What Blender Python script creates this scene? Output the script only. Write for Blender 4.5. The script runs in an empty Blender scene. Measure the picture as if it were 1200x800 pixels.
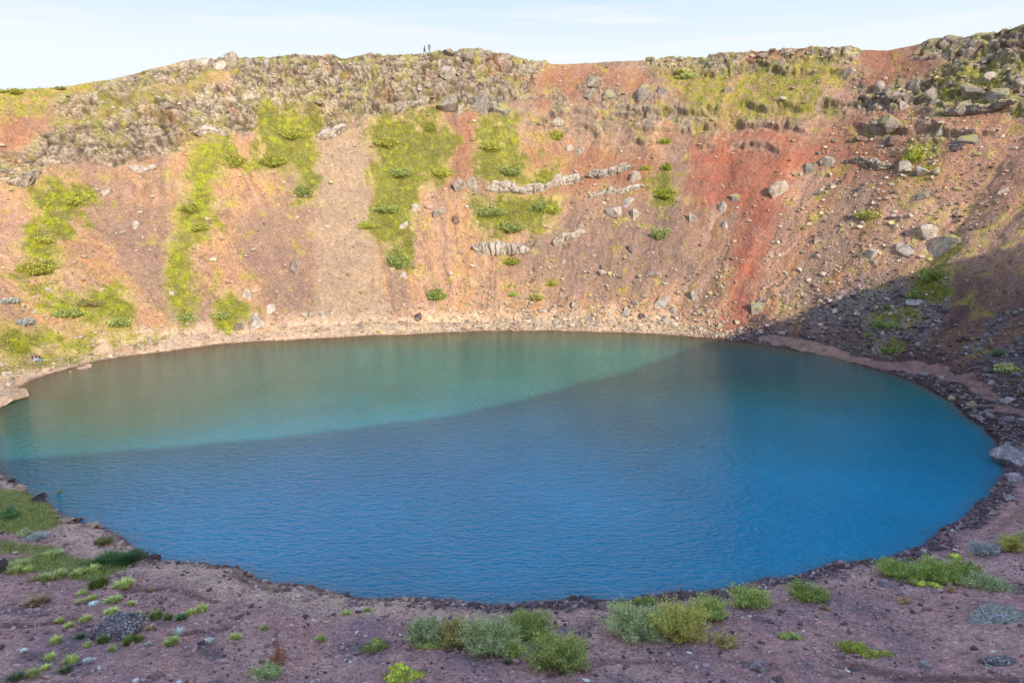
import bpy, math, random
import numpy as np
from mathutils import Vector, Matrix
F32 = np.float32
rng = np.random.default_rng(7)
random.seed(7)
scene = bpy.context.scene
COL = scene.collection

# ------------------------------------------------------------------ camera
CAM_H = 24.0
PITCH = math.radians(13.5)
FPX = 800.0
cp, sp = math.cos(PITCH), math.sin(PITCH)
def ray(px, py):
    u = (px - 600.0) / FPX; v = (400.0 - py) / FPX
    return np.array([u, cp + v * sp, -sp + v * cp])
cam_d = bpy.data.cameras.new('camera'); cam = bpy.data.objects.new('camera', cam_d); COL.objects.link(cam)
cam.location = (0, 0, CAM_H); cam.rotation_euler = (math.pi / 2 - PITCH, 0, 0)
cam_d.sensor_width = 36.0; cam_d.lens = 24.0; cam_d.clip_start = 0.2; cam_d.clip_end = 20000
scene.camera = cam

# ------------------------------------------------------------------ sun direction
SUN_AZ = math.radians(26)      # to the right of straight behind the viewer
SUN_EL = math.radians(23)
SUN = np.array([math.sin(SUN_AZ) * math.cos(SUN_EL), -math.cos(SUN_AZ) * math.cos(SUN_EL), math.sin(SUN_EL)])

# ------------------------------------------------------------------ lake outline (sighted from the viewpoint, on the water plane z = 0)
SHORE = [(0,479),(20,455),(40,445),(60,438),(85,431),(110,424),(150,417),(200,411),(240,406),(300,400),(370,397),(430,394),(490,391),(545,389),(600,388),(660,388),(700,389),(760,391),(800,394),(840,398),(880,403),(925,411),(975,419),(1012,429),(1050,440),(1090,457),(1120,475),(1140,495),(1162,516),(1173,540),(1173,566),(1158,588),(1130,601),(1100,617),(1075,639),(1020,651),(975,659),(900,678),(825,692),(775,697),(700,698),(600,704),(560,704),(480,698),(440,696),(397,692),(325,680),(276,667),(225,660),(185,655),(169,647),(140,629),(110,618),(80,609),(65,598),(52,583),(30,574),(13,560),(0,550)]
def on_plane(px, py, z=0.0):
    d = ray(px, py); t = (z - CAM_H) / d[2]
    return np.array([d[0] * t, d[1] * t])
pts = [on_plane(*p) for p in SHORE] 
CX, CY = -1.0, 72.0
def lerp_pts(pts, step=1.0):
    return pts
ph = [math.atan2(p[1] - CY, p[0] - CX) for p in pts]; rr = [math.hypot(p[0] - CX, p[1] - CY) for p in pts]
def periodic(xs, ys, n=1440, smooth=0):
    xs = np.array(xs); ys = np.array(ys); o = np.argsort(xs); xs = xs[o]; ys = ys[o]
    X = np.concatenate([xs - 2 * math.pi, xs, xs + 2 * math.pi]); Y = np.concatenate([ys, ys, ys])
    g = -math.pi + 2 * math.pi * np.arange(n) / n
    v = np.interp(g, X, Y)
    if smooth:
        k = np.exp(-0.5 * (np.arange(-3 * smooth, 3 * smooth + 1) / smooth) ** 2); k /= k.sum()
        m = 3 * smooth
        v = np.convolve(np.concatenate([v[-m:], v, v[:m]]), k, mode='valid')
    return v
def sample(tab, phi):
    n = len(tab); f = (np.asarray(phi) + math.pi) / (2 * math.pi) * n
    i = np.floor(f).astype(int); w = f - i
    return tab[i % n] * (1 - w) + tab[(i + 1) % n] * w
def sstep(a, b, x):
    t = np.clip((x - a) / (b - a), 0, 1); return t * t * (3 - 2 * t)
RB = periodic(ph, rr, 2880, smooth=3)
_r = np.random.default_rng(5)
for _sg, _am in ((7, .15), (16, .17), (40, .12)):
    _k = np.exp(-.5 * (np.arange(-3 * _sg, 3 * _sg + 1) / _sg) ** 2); _n = np.convolve(np.tile(_r.normal(size=2880), 3), _k, mode='same')[2880:5760]; RB = RB + _am * _n / _n.std() * .8
def rB(phi): return sample(RB, phi)
# horizontal distance from the shore to the crater rim
WT = periodic([-3.0, -2.4, -1.9, -1.57, -1.2, -0.7, -0.3, 0.2, 0.6, 1.0, 1.57, 2.1, 2.6, 3.0], [52, 54, 56, 56, 54, 48, 44, 43, 44, 47, 48, 47, 44, 46], 720, smooth=20)
def Wr(phi): return sample(WT, phi)
def polar(x, y):
    x = np.asarray(x, float); y = np.asarray(y, float)
    return np.arctan2(y - CY, x - CX), np.hypot(x - CX, y - CY)
def xy(phi, r): return CX + r * np.cos(phi), CY + r * np.sin(phi)
def march_curve(ox, oy, dx, dy, rfun, smax=400, step=0.25):
    """last crossing (inside to outside) of a horizontal ray with the closed curve r = rfun(phi)"""
    s = np.arange(0, smax, step); p, r = polar(ox + dx * s, oy + dy * s); ins = r < rfun(p)
    k = np.nonzero(ins)[0]
    return None if len(k) == 0 else s[k[-1]]
rimr = lambda p: rB(p) + Wr(p)
RIM_PX = [(-30,109),(0,108),(25,105),(70,104),(100,98),(150,90),(200,77),(225,69),(250,68),(270,66),(300,68),(325,64),(345,66),(390,63),(410,66),(440,64),(495,62),(515,61),(545,57),(560,58),(570,60),(585,63),(605,66),(625,72),(650,75),(700,75),(740,72),(780,68),(830,65),(870,61),(905,58),(950,55),(975,54),(1010,59),(1040,59),(1070,53),(1095,46),(1130,44),(1160,38),(1185,34),(1200,28),(1230,24)]
hp, hz = [], []
for px, py in RIM_PX:
    d = ray(px, py); L = math.hypot(d[0], d[1])
    s = march_curve(0, 0, d[0] / L, d[1] / L, rimr)
    x, y = d[0] / L * s, d[1] / L * s
    hp.append(float(polar(x, y)[0])); hz.append(CAM_H + s / L * d[2])
# the rim behind the viewer: as high as it must be for its shadow to fall where the photo shows it
SH_EDGE = [(0,537),(60,533),(130,529),(200,523),(300,513),(400,503),(500,490),(600,470),(700,443),(760,425),(820,403)]
sp_, sz_ = [], []
for px, py in SH_EDGE:
    x, y = on_plane(px, py); s = march_curve(x, y, SUN[0] / math.cos(SUN_EL), SUN[1] / math.cos(SUN_EL), rimr)
    q = polar(x + SUN[0] / math.cos(SUN_EL) * s, y + SUN[1] / math.cos(SUN_EL) * s)
    sp_.append(float(q[0])); sz_.append(s * math.tan(SUN_EL))
def rim_table(extra):
    return periodic(hp + sp_ + [q[0] for q in extra] + [-1.9, -2.4, -2.9], hz + sz_ + [q[1] for q in extra] + [38.2, 37.2, 36.8], 2880, smooth=3)
HT = rim_table([])
def Hr(phi): return sample(HT, phi)
FAR_T = np.array([0, .30, .55, .72, .82, .92, 1.0]); FAR_Z = np.array([0, .25, .49, .68, .81, .925, 1.0])
NEAR_B = np.array([0, 3, 7, 12, 18, 24, 30, 37, 46, 56.]); NEAR_Z = np.array([0, .75, 1.6, 2.9, 5.6, 10.0, 15.4, 22.0, 29.0, 38.4])
def nearness(phi):
    d = np.abs((np.asarray(phi) + math.pi / 2 + math.pi) % (2 * math.pi) - math.pi)
    return 1 - sstep(0.75, 1.75, d)
def Zb(phi, b):
    phi = np.asarray(phi, float); b = np.asarray(b, float)
    W = Wr(phi); H = Hr(phi); n = nearness(phi)
    bb = np.maximum(b, 0)
    zf = np.minimum(bb, 4.5) * 0.2
    t = np.clip((bb - 4.5) / (W - 4.5), 0, 1)
    zf = zf + (H - 0.9) * np.interp(t, FAR_T, FAR_Z)
    zn = np.interp(bb * 56.0 / np.maximum(W, 1), NEAR_B, NEAR_Z) * H / 38.4
    z = zf * (1 - n) + zn * n
    out = np.maximum(b - W, 0)
    z = z - np.minimum(out, 5) * 0.02 - np.clip(out - 5, 0, 120) * 0.28
    z = np.where(out > 0, np.maximum(z, 6.0), z)
    return np.where(b < 0, b * 0.35, z)
def Zxy(x, y):
    p, r = polar(x, y); return Zb(p, r - rB(p))
def at(px, py, smin=15.0):
    """the point of the (undisplaced) ground seen at a photograph pixel: returns x, y, z, phi, b"""
    d = ray(px, py)
    s = np.arange(smin, 400, 0.15)
    z = CAM_H + d[2] * s; g = Zxy(d[0] * s, d[1] * s)
    k = np.nonzero(z <= g)[0]
    if len(k) == 0: return None
    lo, hi = s[max(k[0] - 1, 0)], s[k[0]]
    for _ in range(12):
        m = 0.5 * (lo + hi)
        if CAM_H + d[2] * m <= Zxy(d[0] * m, d[1] * m): hi = m
        else: lo = m
    x, y = d[0] * hi, d[1] * hi; p, r = polar(x, y)
    return float(x), float(y), float(CAM_H + d[2] * hi), float(p), float(r - rB(p))
# the same for the part of the rim whose shadow falls on the right hand slope
_ex = []
for px, py in [(850,396),(880,388),(920,373),(950,361),(1000,343),(1050,325),(1100,311),(1150,298),(1195,288)]:
    x, y, z = at(px, py)[:3]; c_ = math.cos(SUN_EL); s = march_curve(x, y, SUN[0] / c_, SUN[1] / c_, rimr)
    q = polar(x + SUN[0] / c_ * s, y + SUN[1] / c_ * s); _ex.append((float(q[0]), z + s * math.tan(SUN_EL)))
_a, _z = _ex[-1]
HT = rim_table(_ex + [(_a + .3 * (.45 - _a), _z + .2 * (46.5 - _z)), (_a + .65 * (.45 - _a), _z + .62 * (46.5 - _z))])

# ------------------------------------------------------------------ noise
_perm = np.random.default_rng(11).integers(0, 256, 256).astype(np.int32)
_perm = np.concatenate([_perm, _perm, _perm])
_grad = np.random.default_rng(12).normal(size=(256, 3)).astype(F32); _grad /= np.linalg.norm(_grad, axis=1)[:, None]
def pnoise(x, y, z):
    x = np.asarray(x, F32); y = np.asarray(y, F32); z = np.asarray(z, F32)
    xi = np.floor(x); yi = np.floor(y); zi = np.floor(z)
    fx = x - xi; fy = y - yi; fz = z - zi
    xi = xi.astype(np.int32) & 255; yi = yi.astype(np.int32) & 255; zi = zi.astype(np.int32) & 255
    ux = fx * fx * (3 - 2 * fx); uy = fy * fy * (3 - 2 * fy); uz = fz * fz * (3 - 2 * fz)
    out = 0
    for a in (0, 1):
        wa = ux if a else 1 - ux
        for b in (0, 1):
            wb = wa * (uy if b else 1 - uy)
            pab = _perm[_perm[(xi + a) & 255] + ((yi + b) & 255)]
            for c in (0, 1):
                g = _grad[_perm[pab + ((zi + c) & 255)] & 255]
                out = out + wb * (uz if c else 1 - uz) * (g[..., 0] * (fx - a) + g[..., 1] * (fy - b) + g[..., 2] * (fz - c))
    return out * 1.5
def fbm(x, y, z, f=1.0, o=4, seed=0.0, gain=0.5):
    s = 0; a = 1.0; t = 0
    for k in range(o):
        s = s + a * pnoise(x * f + seed + 17.3 * k, y * f - seed * 1.7 + 5.1 * k, z * f + seed * 0.6 + 9.7 * k); t += a; a *= gain; f *= 2.03
    return s / t ** 0.7
def hsh(i, j, k, s):
    h = (i.astype(np.int64) * 73856093) ^ (j.astype(np.int64) * 19349663) ^ (k.astype(np.int64) * 83492791) ^ (s * 2654435761)
    h = (h ^ (h >> 13)) * 1274126177; h = h ^ (h >> 16)
    return ((h & 0xFFFFFF).astype(F32)) / F32(0xFFFFFF)
def cells(x, y, z):
    """Worley cells: F1, F2, and for the nearest cell its random value and a facet (height of a random plane)"""
    n = len(x); xi = np.floor(x).astype(np.int32); yi = np.floor(y).astype(np.int32); zi = np.floor(z).astype(np.int32)
    f1 = np.full(n, 9., F32); f2 = np.full(n, 9., F32); val = np.zeros(n, F32); fac = np.zeros(n, F32)
    for a in (-1, 0, 1):
        for b in (-1, 0, 1):
            for c in (-1, 0, 1):
                i, j, k = xi + a, yi + b, zi + c
                dx = (i + hsh(i, j, k, 1) - x).astype(F32); dy = (j + hsh(i, j, k, 2) - y).astype(F32); dz = (k + hsh(i, j, k, 3) - z).astype(F32)
                d = np.sqrt(dx * dx + dy * dy + dz * dz)
                near = d < f1
                f2 = np.where(near, f1, np.minimum(f2, d))
                f1 = np.where(near, d, f1)
                v = hsh(i, j, k, 4)
                p = (hsh(i, j, k, 5) - .5) * dx + (hsh(i, j, k, 6) - .5) * dy + (hsh(i, j, k, 7) - .5) * dz
                val = np.where(near, v, val); fac = np.where(near, p, fac)
    return f1, f2, val, fac

# ------------------------------------------------------------------ the ground sheet: a grid round the lake
Q = 1.0
g = np.linspace(-math.pi, math.pi, 20001)[:-1]
dens = np.full(len(g), 400.)
dens = np.where((g > -2.75) & (g < -0.45), 830., dens)
dens = np.where((g >= -0.45) & (g < 0.25), 560., dens)
dens = np.where((g < -2.8) | (g > 3.05), 180., dens)
cum = np.concatenate([[0], np.cumsum(dens * Q) * (g[1] - g[0])])
NU = int(cum[-1])
PHI = np.interp(np.arange(NU) / NU * cum[-1], cum, np.append(g, math.pi))
KM, KO = int(310 * Q), 16
kk = np.arange(KM + 1) / KM
Wc = Wr(PHI)[:, None]; Nn = nearness(PHI)[:, None]
bf = -2.5 + (Wc + 2.5) * kk[None]
bn = np.where(kk < .66, -1.5 + (17.5 / .66) * kk, 16 + (kk - .66) / .34 * 1.0)[None]
bn = np.where(kk[None] < .66, bn, 16 + (Wc - 16) * (kk[None] - .66) / .34)
Bm = bf * (1 - Nn) + bn * Nn
outer = np.array([.6, 1.4, 2.4, 3.8, 6, 9, 14, 22, 34, 52, 80, 125, 200, 400, 1100, 3500])
Bg = np.concatenate([Bm, Wc + outer[None]], axis=1)
NB = Bg.shape[1]
PG = np.repeat(PHI[:, None], NB, 1)
RBg = rB(PHI)[:, None]
X, Y = xy(PG, RBg + Bg)
Z = Zb(PG, Bg)
P = np.stack([X, Y, Z], -1)
def grid_normals(P):
    du = np.roll(P, -1, 0) - np.roll(P, 1, 0)
    dv = np.gradient(P, axis=1)
    n = np.cross(dv, du); n /= np.linalg.norm(n, axis=-1)[..., None] + 1e-9
    n[n[..., 2] < 0] *= -1
    return n
N0 = grid_normals(P)
fx, fy, fz = [c.ravel().astype(F32) for c in (X, Y, Z)]
fphi, fb = PG.ravel(), Bg.ravel()
fW = np.repeat(Wc, NB, 1).ravel(); fN = np.repeat(Nn, NB, 1).ravel()
NV = len(fx)
# surface coordinates: A along the wall, B inland, in metres
AS = 80.0
fA = fphi * AS
wa = fbm(fx, fy, fz, 0.22, 4, 3.1) * 2.6; wb = fbm(fx, fy, fz, 0.22, 4, 8.7) * 2.0
wk = np.where(fN > 0.5, 0.45, 1.0)
A1, B1 = fA + wa * wk, fb + wb * wk
def poly_mask(px_poly, feather=0.8):
    q = [at(*p) for p in px_poly]
    V = []
    for p, s in zip(px_poly, q):
        if s is None:              # above the skyline: put it just past the rim
            d = ray(*p); L = math.hypot(d[0], d[1]); r = march_curve(0, 0, d[0] / L, d[1] / L, rimr)
            pp, _ = polar(d[0] / L * r, d[1] / L * r); s = (0, 0, 0, float(pp), float(Wr(pp)) + 3)
        V.append((s[3] * AS, s[4]))
    V = np.array(V); m = np.zeros(NV, F32)
    lo, hi = V.min(0) - 4, V.max(0) + 4
    idx = np.nonzero((A1 > lo[0]) & (A1 < hi[0]) & (B1 > lo[1]) & (B1 < hi[1]))[0]
    if len(idx) == 0: return m
    x, y = A1[idx], B1[idx]; ins = np.zeros(len(idx), bool); dmin = np.full(len(idx), 1e9)
    for i in range(len(V)):
        x0, y0 = V[i - 1]; x1, y1 = V[i]
        if y0 != y1:
            c = ((y0 > y) != (y1 > y)) & (x < (x1 - x0) * (y - y0) / (y1 - y0) + x0); ins ^= c
        ex, ey = x1 - x0, y1 - y0; t = np.clip(((x - x0) * ex + (y - y0) * ey) / (ex * ex + ey * ey + 1e-9), 0, 1)
        dmin = np.minimum(dmin, (x - x0 - t * ex) ** 2 + (y - y0 - t * ey) ** 2)
    sd = np.where(ins, 1, -1) * np.sqrt(dmin)
    m[idx] = sstep(-feather, feather, sd)
    return m
def pmax(*polys, f=0.8):
    m = np.zeros(NV, F32)
    for p in polys: m = np.maximum(m, poly_mask(p, f))
    return m
ROCK = pmax([(62,122),(130,95),(205,77),(265,60),(300,58),(300,80),(210,97),(150,115),(100,134),(68,130)],
    [(0,182),(40,165),(90,140),(170,112),(230,98),(275,104),(300,62),(400,55),(460,58),(520,55),(560,48),(590,55),(640,74),(632,110),(560,130),(520,125),(430,140),(400,150),(375,168),(360,132),(320,130),(290,158),(255,150),(225,165),(190,180),(150,195),(100,182),(60,190),(30,215),(0,215)],
    [(760,66),(870,55),(975,47),(1010,58),(1000,76),(900,86),(800,88),(750,78)],
    [(1075,50),(1130,38),(1200,20),(1240,15),(1240,118),(1200,122),(1150,132),(1100,126),(1060,120),(1040,130),(1000,118),(1000,100),(1060,104),(1115,74),(1070,66)])
ROCK2 = pmax([(660,98),(700,90),(730,110),(770,108),(800,125),(870,130),(1000,122),(985,150),(900,150),(830,160),(790,152),(720,165),(660,160),(610,140),(620,118)],
    [(985,70),(1010,80),(1060,92),(1040,118),(985,115)], [(1015,135),(1130,132),(1130,170),(1100,190),(1020,168)],
    [(575,285),(560,272),(620,278),(690,262),(680,285),(620,295)], f=1.2)
MOSS = pmax([(770,86),(870,80),(985,76),(1000,86),(962,115),(985,132),(880,142),(800,137),(795,112)],
    [(66,138),(120,118),(200,101),(255,80),(264,92),(215,107),(130,132),(80,142)], [(-10,384),(90,394),(140,386),(210,396),(160,408),(70,425),(-10,445)], [(-10,98),(60,97),(130,88),(130,98),(62,120),(40,135),(0,142)],
    [(1095,85),(1140,70),(1180,80),(1190,118),(1140,128),(1100,122)], [(1070,160),(1095,162),(1098,195),(1068,230),(1062,200)], f=1.6)
GRASS = pmax([(38,213),(75,208),(100,228),(96,262),(78,280),(74,300),(64,327),(38,330),(18,300),(44,280),(36,250)],
    [(45,332),(80,345),(118,340),(142,326),(154,380),(120,390),(80,380),(48,366)], [(0,375),(50,380),(82,392),(70,405),(0,416)],
    [(222,160),(262,160),(272,190),(240,225),(250,262),(222,285),(226,320),(232,382),(210,388),(200,345),(206,300),(204,250),(224,215)],
    [(302,130),(370,122),(380,150),(371,190),(367,232),(345,232),(340,205),(298,195)],
    [(424,150),(470,132),(512,128),(532,165),(527,200),(490,225),(487,272),(440,287),(423,265),(440,230),(430,200),(440,185)],
    [(450,285),(475,285),(478,305),(465,317),(452,302)], [(560,135),(602,130),(607,165),(622,190),(657,185),(662,207),(620,217),(563,212),(553,180)],
    [(553,235),(600,225),(652,230),(652,257),(620,277),(590,282),(553,268)], [(758,212),(782,203),(792,225),(775,242),(760,236)],
    [(1078,310),(1112,303),(1114,325),(1100,347),(1068,348)], [(1020,372),(1072,358),(1067,380),(1025,388)], [(250,355),(290,345),(300,365),(260,387)],
    [(1040,405),(1055,402),(1052,410),(1040,412)], f=3.2)
HALO = sstep(.05, .9, GRASS + .5 * fbm(fx, fy, fz, .3, 4, 74.0))
GEDGE = fbm(fx, fy, fz, .42, 4, 71.0) * .7 + fbm(fx, fy, fz, 1.3, 2, 72.0) * .25 + fbm(fA, fb * .22, fz * 0, .38, 3, 76.0) * .7 + fbm(fx, fy, fz, .16, 3, 78.0) * .5
GRASS = sstep(.30, .80, GRASS + GEDGE * .8) * sstep(.02, .12, GRASS)
GRASS = np.maximum(GRASS, poly_mask([(224,172),(262,163),(264,195),(238,228),(246,262),(224,290),(224,325),(232,382),(210,384),(203,340),(206,300),(208,250),(226,212)], 1.3) * sstep(-.9, -.2, GEDGE))
GRASSN = pmax([(-5,570),(25,578),(62,598),(74,612),(60,622),(40,625),(-5,628)], [(0,655),(40,650),(80,648),(100,660),(150,668),(110,684),(60,672),(0,672)],
    [(-5,635),(60,640),(80,648),(30,650),(-5,648)], f=0.35) * 1.0
RED = pmax([(812,168),(850,158),(900,156),(935,166),(965,175),(930,205),(912,240),(895,300),(878,392),(846,392),(856,310),(872,250),(835,240),(806,215)], f=2.0)
RED2 = pmax([(640,76),(760,88),(750,104),(700,112),(640,132),(625,100)], [(532,130),(558,132),(556,215),(515,215),(520,190)], [(600,165),(760,180),(780,225),(700,215),(640,230),(610,200)],
    [(1005,58),(1075,58),(1120,66),(1065,100),(995,104)], [(985,118),(1100,128),(1200,130),(1200,260),(1100,230),(1000,215),(930,180),(960,165)], [(-5,140),(30,135),(60,140),(0,180)], f=2.0)
TAL = pmax([(376,155),(430,142),(432,260),(470,386),(372,392),(366,300),(362,200)], f=1.2)
PURP = pmax([(270,250),(330,230),(362,235),(366,300),(372,380),(330,370),(300,330)], [(690,230),(800,235),(830,330),(700,350),(620,320),(560,330)], [(155,240),(195,240),(198,330),(170,350),(150,280)], f=2.5)
GREY = pmax([(955,350),(1090,318),(1115,345),(1090,402),(1040,412),(950,378)], [(1100,400),(1200,350),(1200,470),(1150,440)], f=1.5)
RUST = pmax([(1210,320),(1140,398),(1092,424),(1110,392),(1210,290)], [(1210,385),(1130,440),(1110,432),(1210,350)], f=1.0)
PATH = pmax([(890,396),(930,395),(975,407),(1020,420),(1060,422),(1100,428),(1142,440),(1164,456),(1184,468),(1210,486),(1210,502),(1168,485),(1141,465),(1116,450),(1078,440),(1050,436),(1008,429),(968,418),(890,403)],
    [(1205,598),(1180,590),(1165,608),(1150,625),(1165,628),(1190,612),(1205,612)], f=0.5)
TRACK = pmax([(1000,775),(1060,784),(1210,793),(1210,800),(1040,792),(975,780)], [(-5,732),(40,729),(88,721),(88,726),(40,735),(-5,739)], [(200,744),(270,732),(275,735),(205,749)], [(268,670),(285,668),(342,688),(330,692)], [(140,690),(200,684),(260,700),(255,704),(200,689),(142,694)], [(640,790),(720,770),(800,778),(800,782),(720,775),(645,795)], f=.28)
# ------------------------------------------------------------------ displacement
far = 1 - sstep(0.35, 0.65, fN)
inside = sstep(0, 2.0, fb) 
rimfade = 1 - 0.65 * sstep(fW - 3, fW + 0.5, fb)
D = np.zeros(NV, F32); rockw0 = np.clip(ROCK, 0, 1)
cosA, sinA = np.cos(fphi) , np.sin(fphi)
D += far * inside * rimfade * (fbm(fx, fy, fz, 0.075, 3, 1.0) * 1.1 + fbm(A1, fb * 0.2, fz * 0, 0.24, 3, 5.0) * 0.26 * sstep(4, 10, fb) + fbm(fA + 1.2 * wa, fb * .13, fz * 0, .7, 4, 27.0) * .21 * sstep(4, 9, fb) * (1 - rockw0) + fbm(fx, fy, fz, 0.6, 3, 2.2) * 0.16)
D += far * (fbm(fx, fy, fz, 2.2, 2, 7.0) * 0.07)
D += (1 - far) * inside * (fbm(fx, fy, fz, 0.16, 3, 4.0) * 0.30 + fbm(fx, fy, fz, 0.9, 3, 6.0) * 0.09)
D += (1 - far) * fbm(fx, fy, fz, 4.5, 2, 6.6) * 0.022
rockw = np.clip(ROCK + 0.65 * ROCK2 * sstep(-0.15, 0.25, fbm(fx, fy, fz, 0.25, 3, 31.0)), 0, 1)
beachrock = sstep(0, .8, fb) * (1 - sstep(5, 8, fb)) * far
idx = np.nonzero(rockw > 0.02)[0]
CV = np.zeros(NV, F32); CK = np.zeros(NV, F32)
xx, yy, zz = fx[idx], fy[idx], fz[idx]
wx = pnoise(xx * .7, yy * .7, zz * .7) * .5
f1, f2, v, fc = cells(xx * .30 + wx, yy * .30 - wx, zz * .52 + wx)
g1, g2, v2, gc = cells(xx * .95 + wx, yy * .95, zz * 1.6 - wx)
big = (v - .45) * 0.9 + fc * 1.5; crack = sstep(0.0, 0.16, f2 - f1)
sm = (v2 - .5) * 0.42 + gc * 0.75; crack2 = sstep(0.0, 0.16, g2 - g1)
tz = zz * .42 + .55 * fbm(xx, yy, zz, .09, 3, 81.0) + .18 * fbm(xx, yy, zz, .4, 2, 82.0); saw = tz - np.floor(tz)
terr = np.where(saw < .8, saw / .8, (1 - saw) / .2)
D[idx] += rockw[idx] * (1.8 * (terr - .5) * sstep(-.3, .2, fbm(xx, yy, zz, .13, 2, 83.0)) + 1.3 * fbm(xx, yy, zz, .16, 3, 84.0)) * (1 - .6 * sstep(fW[idx] - 3, fW[idx], fb[idx]))
D[idx] += rockw[idx] * .8 * ((big * (.3 + .7 * crack) - (1 - crack) * .4) * 1.05 + sm - (1 - crack2) * .24) * (1 - 0.35 * sstep(fW[idx] - 2, fW[idx], fb[idx]))
CV[idx] = .55 * v2 + .45 * v; CK[idx] = np.maximum(1 - crack, .8 * (1 - crack2))
# beds of rock that crop out along the wall (lines sighted on the photograph, turned into places on the slope)
BED = np.zeros(NV, F32)
def bed(line, h, face=.7):
    q = [at(*p) for p in line]; a_ = np.array([v[3] * AS for v in q]); b_ = np.array([v[4] for v in q]); o = np.argsort(a_); a_, b_ = a_[o], b_[o]
    sel = np.nonzero((fA > a_[0] - 1) & (fA < a_[-1] + 1) & (np.abs(fb - b_.mean()) < 14) & (far > .5))[0]
    x_, y_, z_ = fx[sel], fy[sel], fz[sel]
    jag = fbm(x_, y_, z_ * .7, .2, 4, 91.0) * 1.6 + fbm(x_, y_, z_, 1.3, 3, 92.0) * .35
    db = fb[sel] - np.interp(fA[sel], a_, b_) + jag
    amp = h * sstep(-.35, .25, fbm(fA[sel], fA[sel] * 0, fA[sel] * 0, .16, 3, 93.0) + .12) * sstep(0, 3, np.minimum(fA[sel] - a_[0], a_[-1] - fA[sel]) + 1)
    D[sel] += amp * (sstep(-.22, .12, db) * np.exp(-np.maximum(db, 0) / 1.6) - .55 * np.exp(-((db + .55) / .4) ** 2))
    BED[sel] = np.maximum(BED[sel], np.exp(-((db + .1) / .55) ** 2) * np.clip(amp / h, 0, 1) * face)
bed([(598,135),(640,132),(680,133),(740,131),(790,129),(830,127),(880,126),(945,124),(1000,124),(1050,126)], 1.0)
bed([(818,173),(845,174),(865,171),(882,173),(918,176)], .8)
bed([(660,150),(690,149),(715,153),(745,151),(800,148),(880,150),(950,150)], .9, .5)
bed([(700,166),(730,169),(770,164)], .9, .5)
bed([(760,92),(800,88),(860,86),(930,86),(1000,88)], .7, .4)
bed([(640,112),(700,118),(760,116),(800,112)], .6, .4)
bed([(100,185),(150,180),(200,165),(250,150),(300,140)], .9, .4); bed([(60,125),(120,120),(200,105),(265,90)], .9, .4); bed([(400,128),(460,118),(520,112),(600,110)], .8, .4)
bed([(1000,150),(1040,155),(1090,150),(1140,160),(1195,150)], .9, .5)
D -= PATH * 0.05 + TRACK * .07
Pd = P.reshape(-1, 3) + N0.reshape(-1, 3) * D[:, None]
PGRID = Pd.reshape(NU, NB, 3)
N1 = grid_normals(PGRID).reshape(-1, 3)
up = N1[:, 2]
# look-up of the finished ground
def grid_pos(phi, b):
    i = int(np.searchsorted(PHI, phi)) % NU
    row = Bg[i]; j = int(np.clip(np.searchsorted(row, b), 1, NB - 1))
    w = (b - row[j - 1]) / (row[j] - row[j - 1])
    return PGRID[i, j - 1] * (1 - w) + PGRID[i, j] * w, N1[i * NB + j]
def ground_at(px, py):
    q = at(px, py)
    if q is None:
        d = ray(px, py); L = math.hypot(d[0], d[1]); r = march_curve(0, 0, d[0] / L, d[1] / L, rimr)
        pp, _ = polar(d[0] / L * r, d[1] / L * r); return grid_pos(float(pp), float(Wr(pp)))
    return grid_pos(q[3], q[4])
def px_size(pos):      # metres per photograph pixel at a place
    dd = pos[1] * cp - (pos[2] - CAM_H) * sp
    return dd / FPX

# ------------------------------------------------------------------ ground colours
def mix(c, col, w):
    return c + (np.array(col, F32)[None] - c) * np.clip(w, 0, 1)[:, None]
mot = fbm(fx, fy, fz, .8, 4, 29.0); n_lo = fbm(fx, fy, fz, 0.05, 3, 21.0); n_md = fbm(fx, fy, fz, 0.3, 4, 22.0); n_hi = fbm(fx, fy, fz, 1.6, 3, 23.0)
streak = .6 * fbm(fA + 1.6 * wa, fb * .16, fz * 0, 0.3, 4, 24.0) + .6 * fbm(fA + .5 * wa, fb * .25, fz * 0, 1.1, 3, 25.0)
wallx = fphi
C = np.tile(np.array([.47, .27, .145], F32), (NV, 1))                    # sun-bleached scoria
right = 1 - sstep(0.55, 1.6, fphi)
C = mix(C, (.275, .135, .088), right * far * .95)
sk1 = fbm(fA + 1.2 * wa, fb * .13, fz * 0, .9, 4, 27.0); sk2 = fbm(fA + .8 * wa, fb * .09, fz * 0, 2.4, 3, 26.0)
C = mix(C, (.46, .245, .115), np.clip(streak * 1.5 + .2, 0, .75) * far)
C = mix(C, (.235, .14, .10), np.clip(-streak * 2.6, 0, .85) * far)
C = mix(C, (.50, .31, .22), np.clip(sk1 * 2.6 - .2, 0, .75) * far)
C = mix(C, (.20, .115, .08), np.clip(-sk2 * 2.0 - .15, 0, .45) * sstep(-.1, .3, n_lo + n_md * .6) * far)
dry = sstep(.12, .5, fbm(fx, fy, fz, .21, 4, 37.0)) * far * sstep(5, 10, fb)
C = mix(C, (.44, .33, .15), dry * .5)
C = mix(C, (.30, .20, .15), sstep(.1, .5, fbm(fx, fy, fz, .14, 4, 38.0)) * .5 * far)
fan = fbm(fA + .8 * wa, fb * .12, fz * 0, .11, 3, 47.0)
C = mix(C, (.31, .205, .15), sstep(.0, .3, fan) * .7 * far); C = mix(C, (.50, .30, .215), sstep(-.05, -.3, fan) * .5 * far)
C = mix(C, (.34, .155, .095), RED2 * (.8 + .5 * n_md)); C = mix(C, (.37, .13, .08), RED * np.clip(.75 + .6 * n_md + .5 * sk1, 0, 1))
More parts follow.
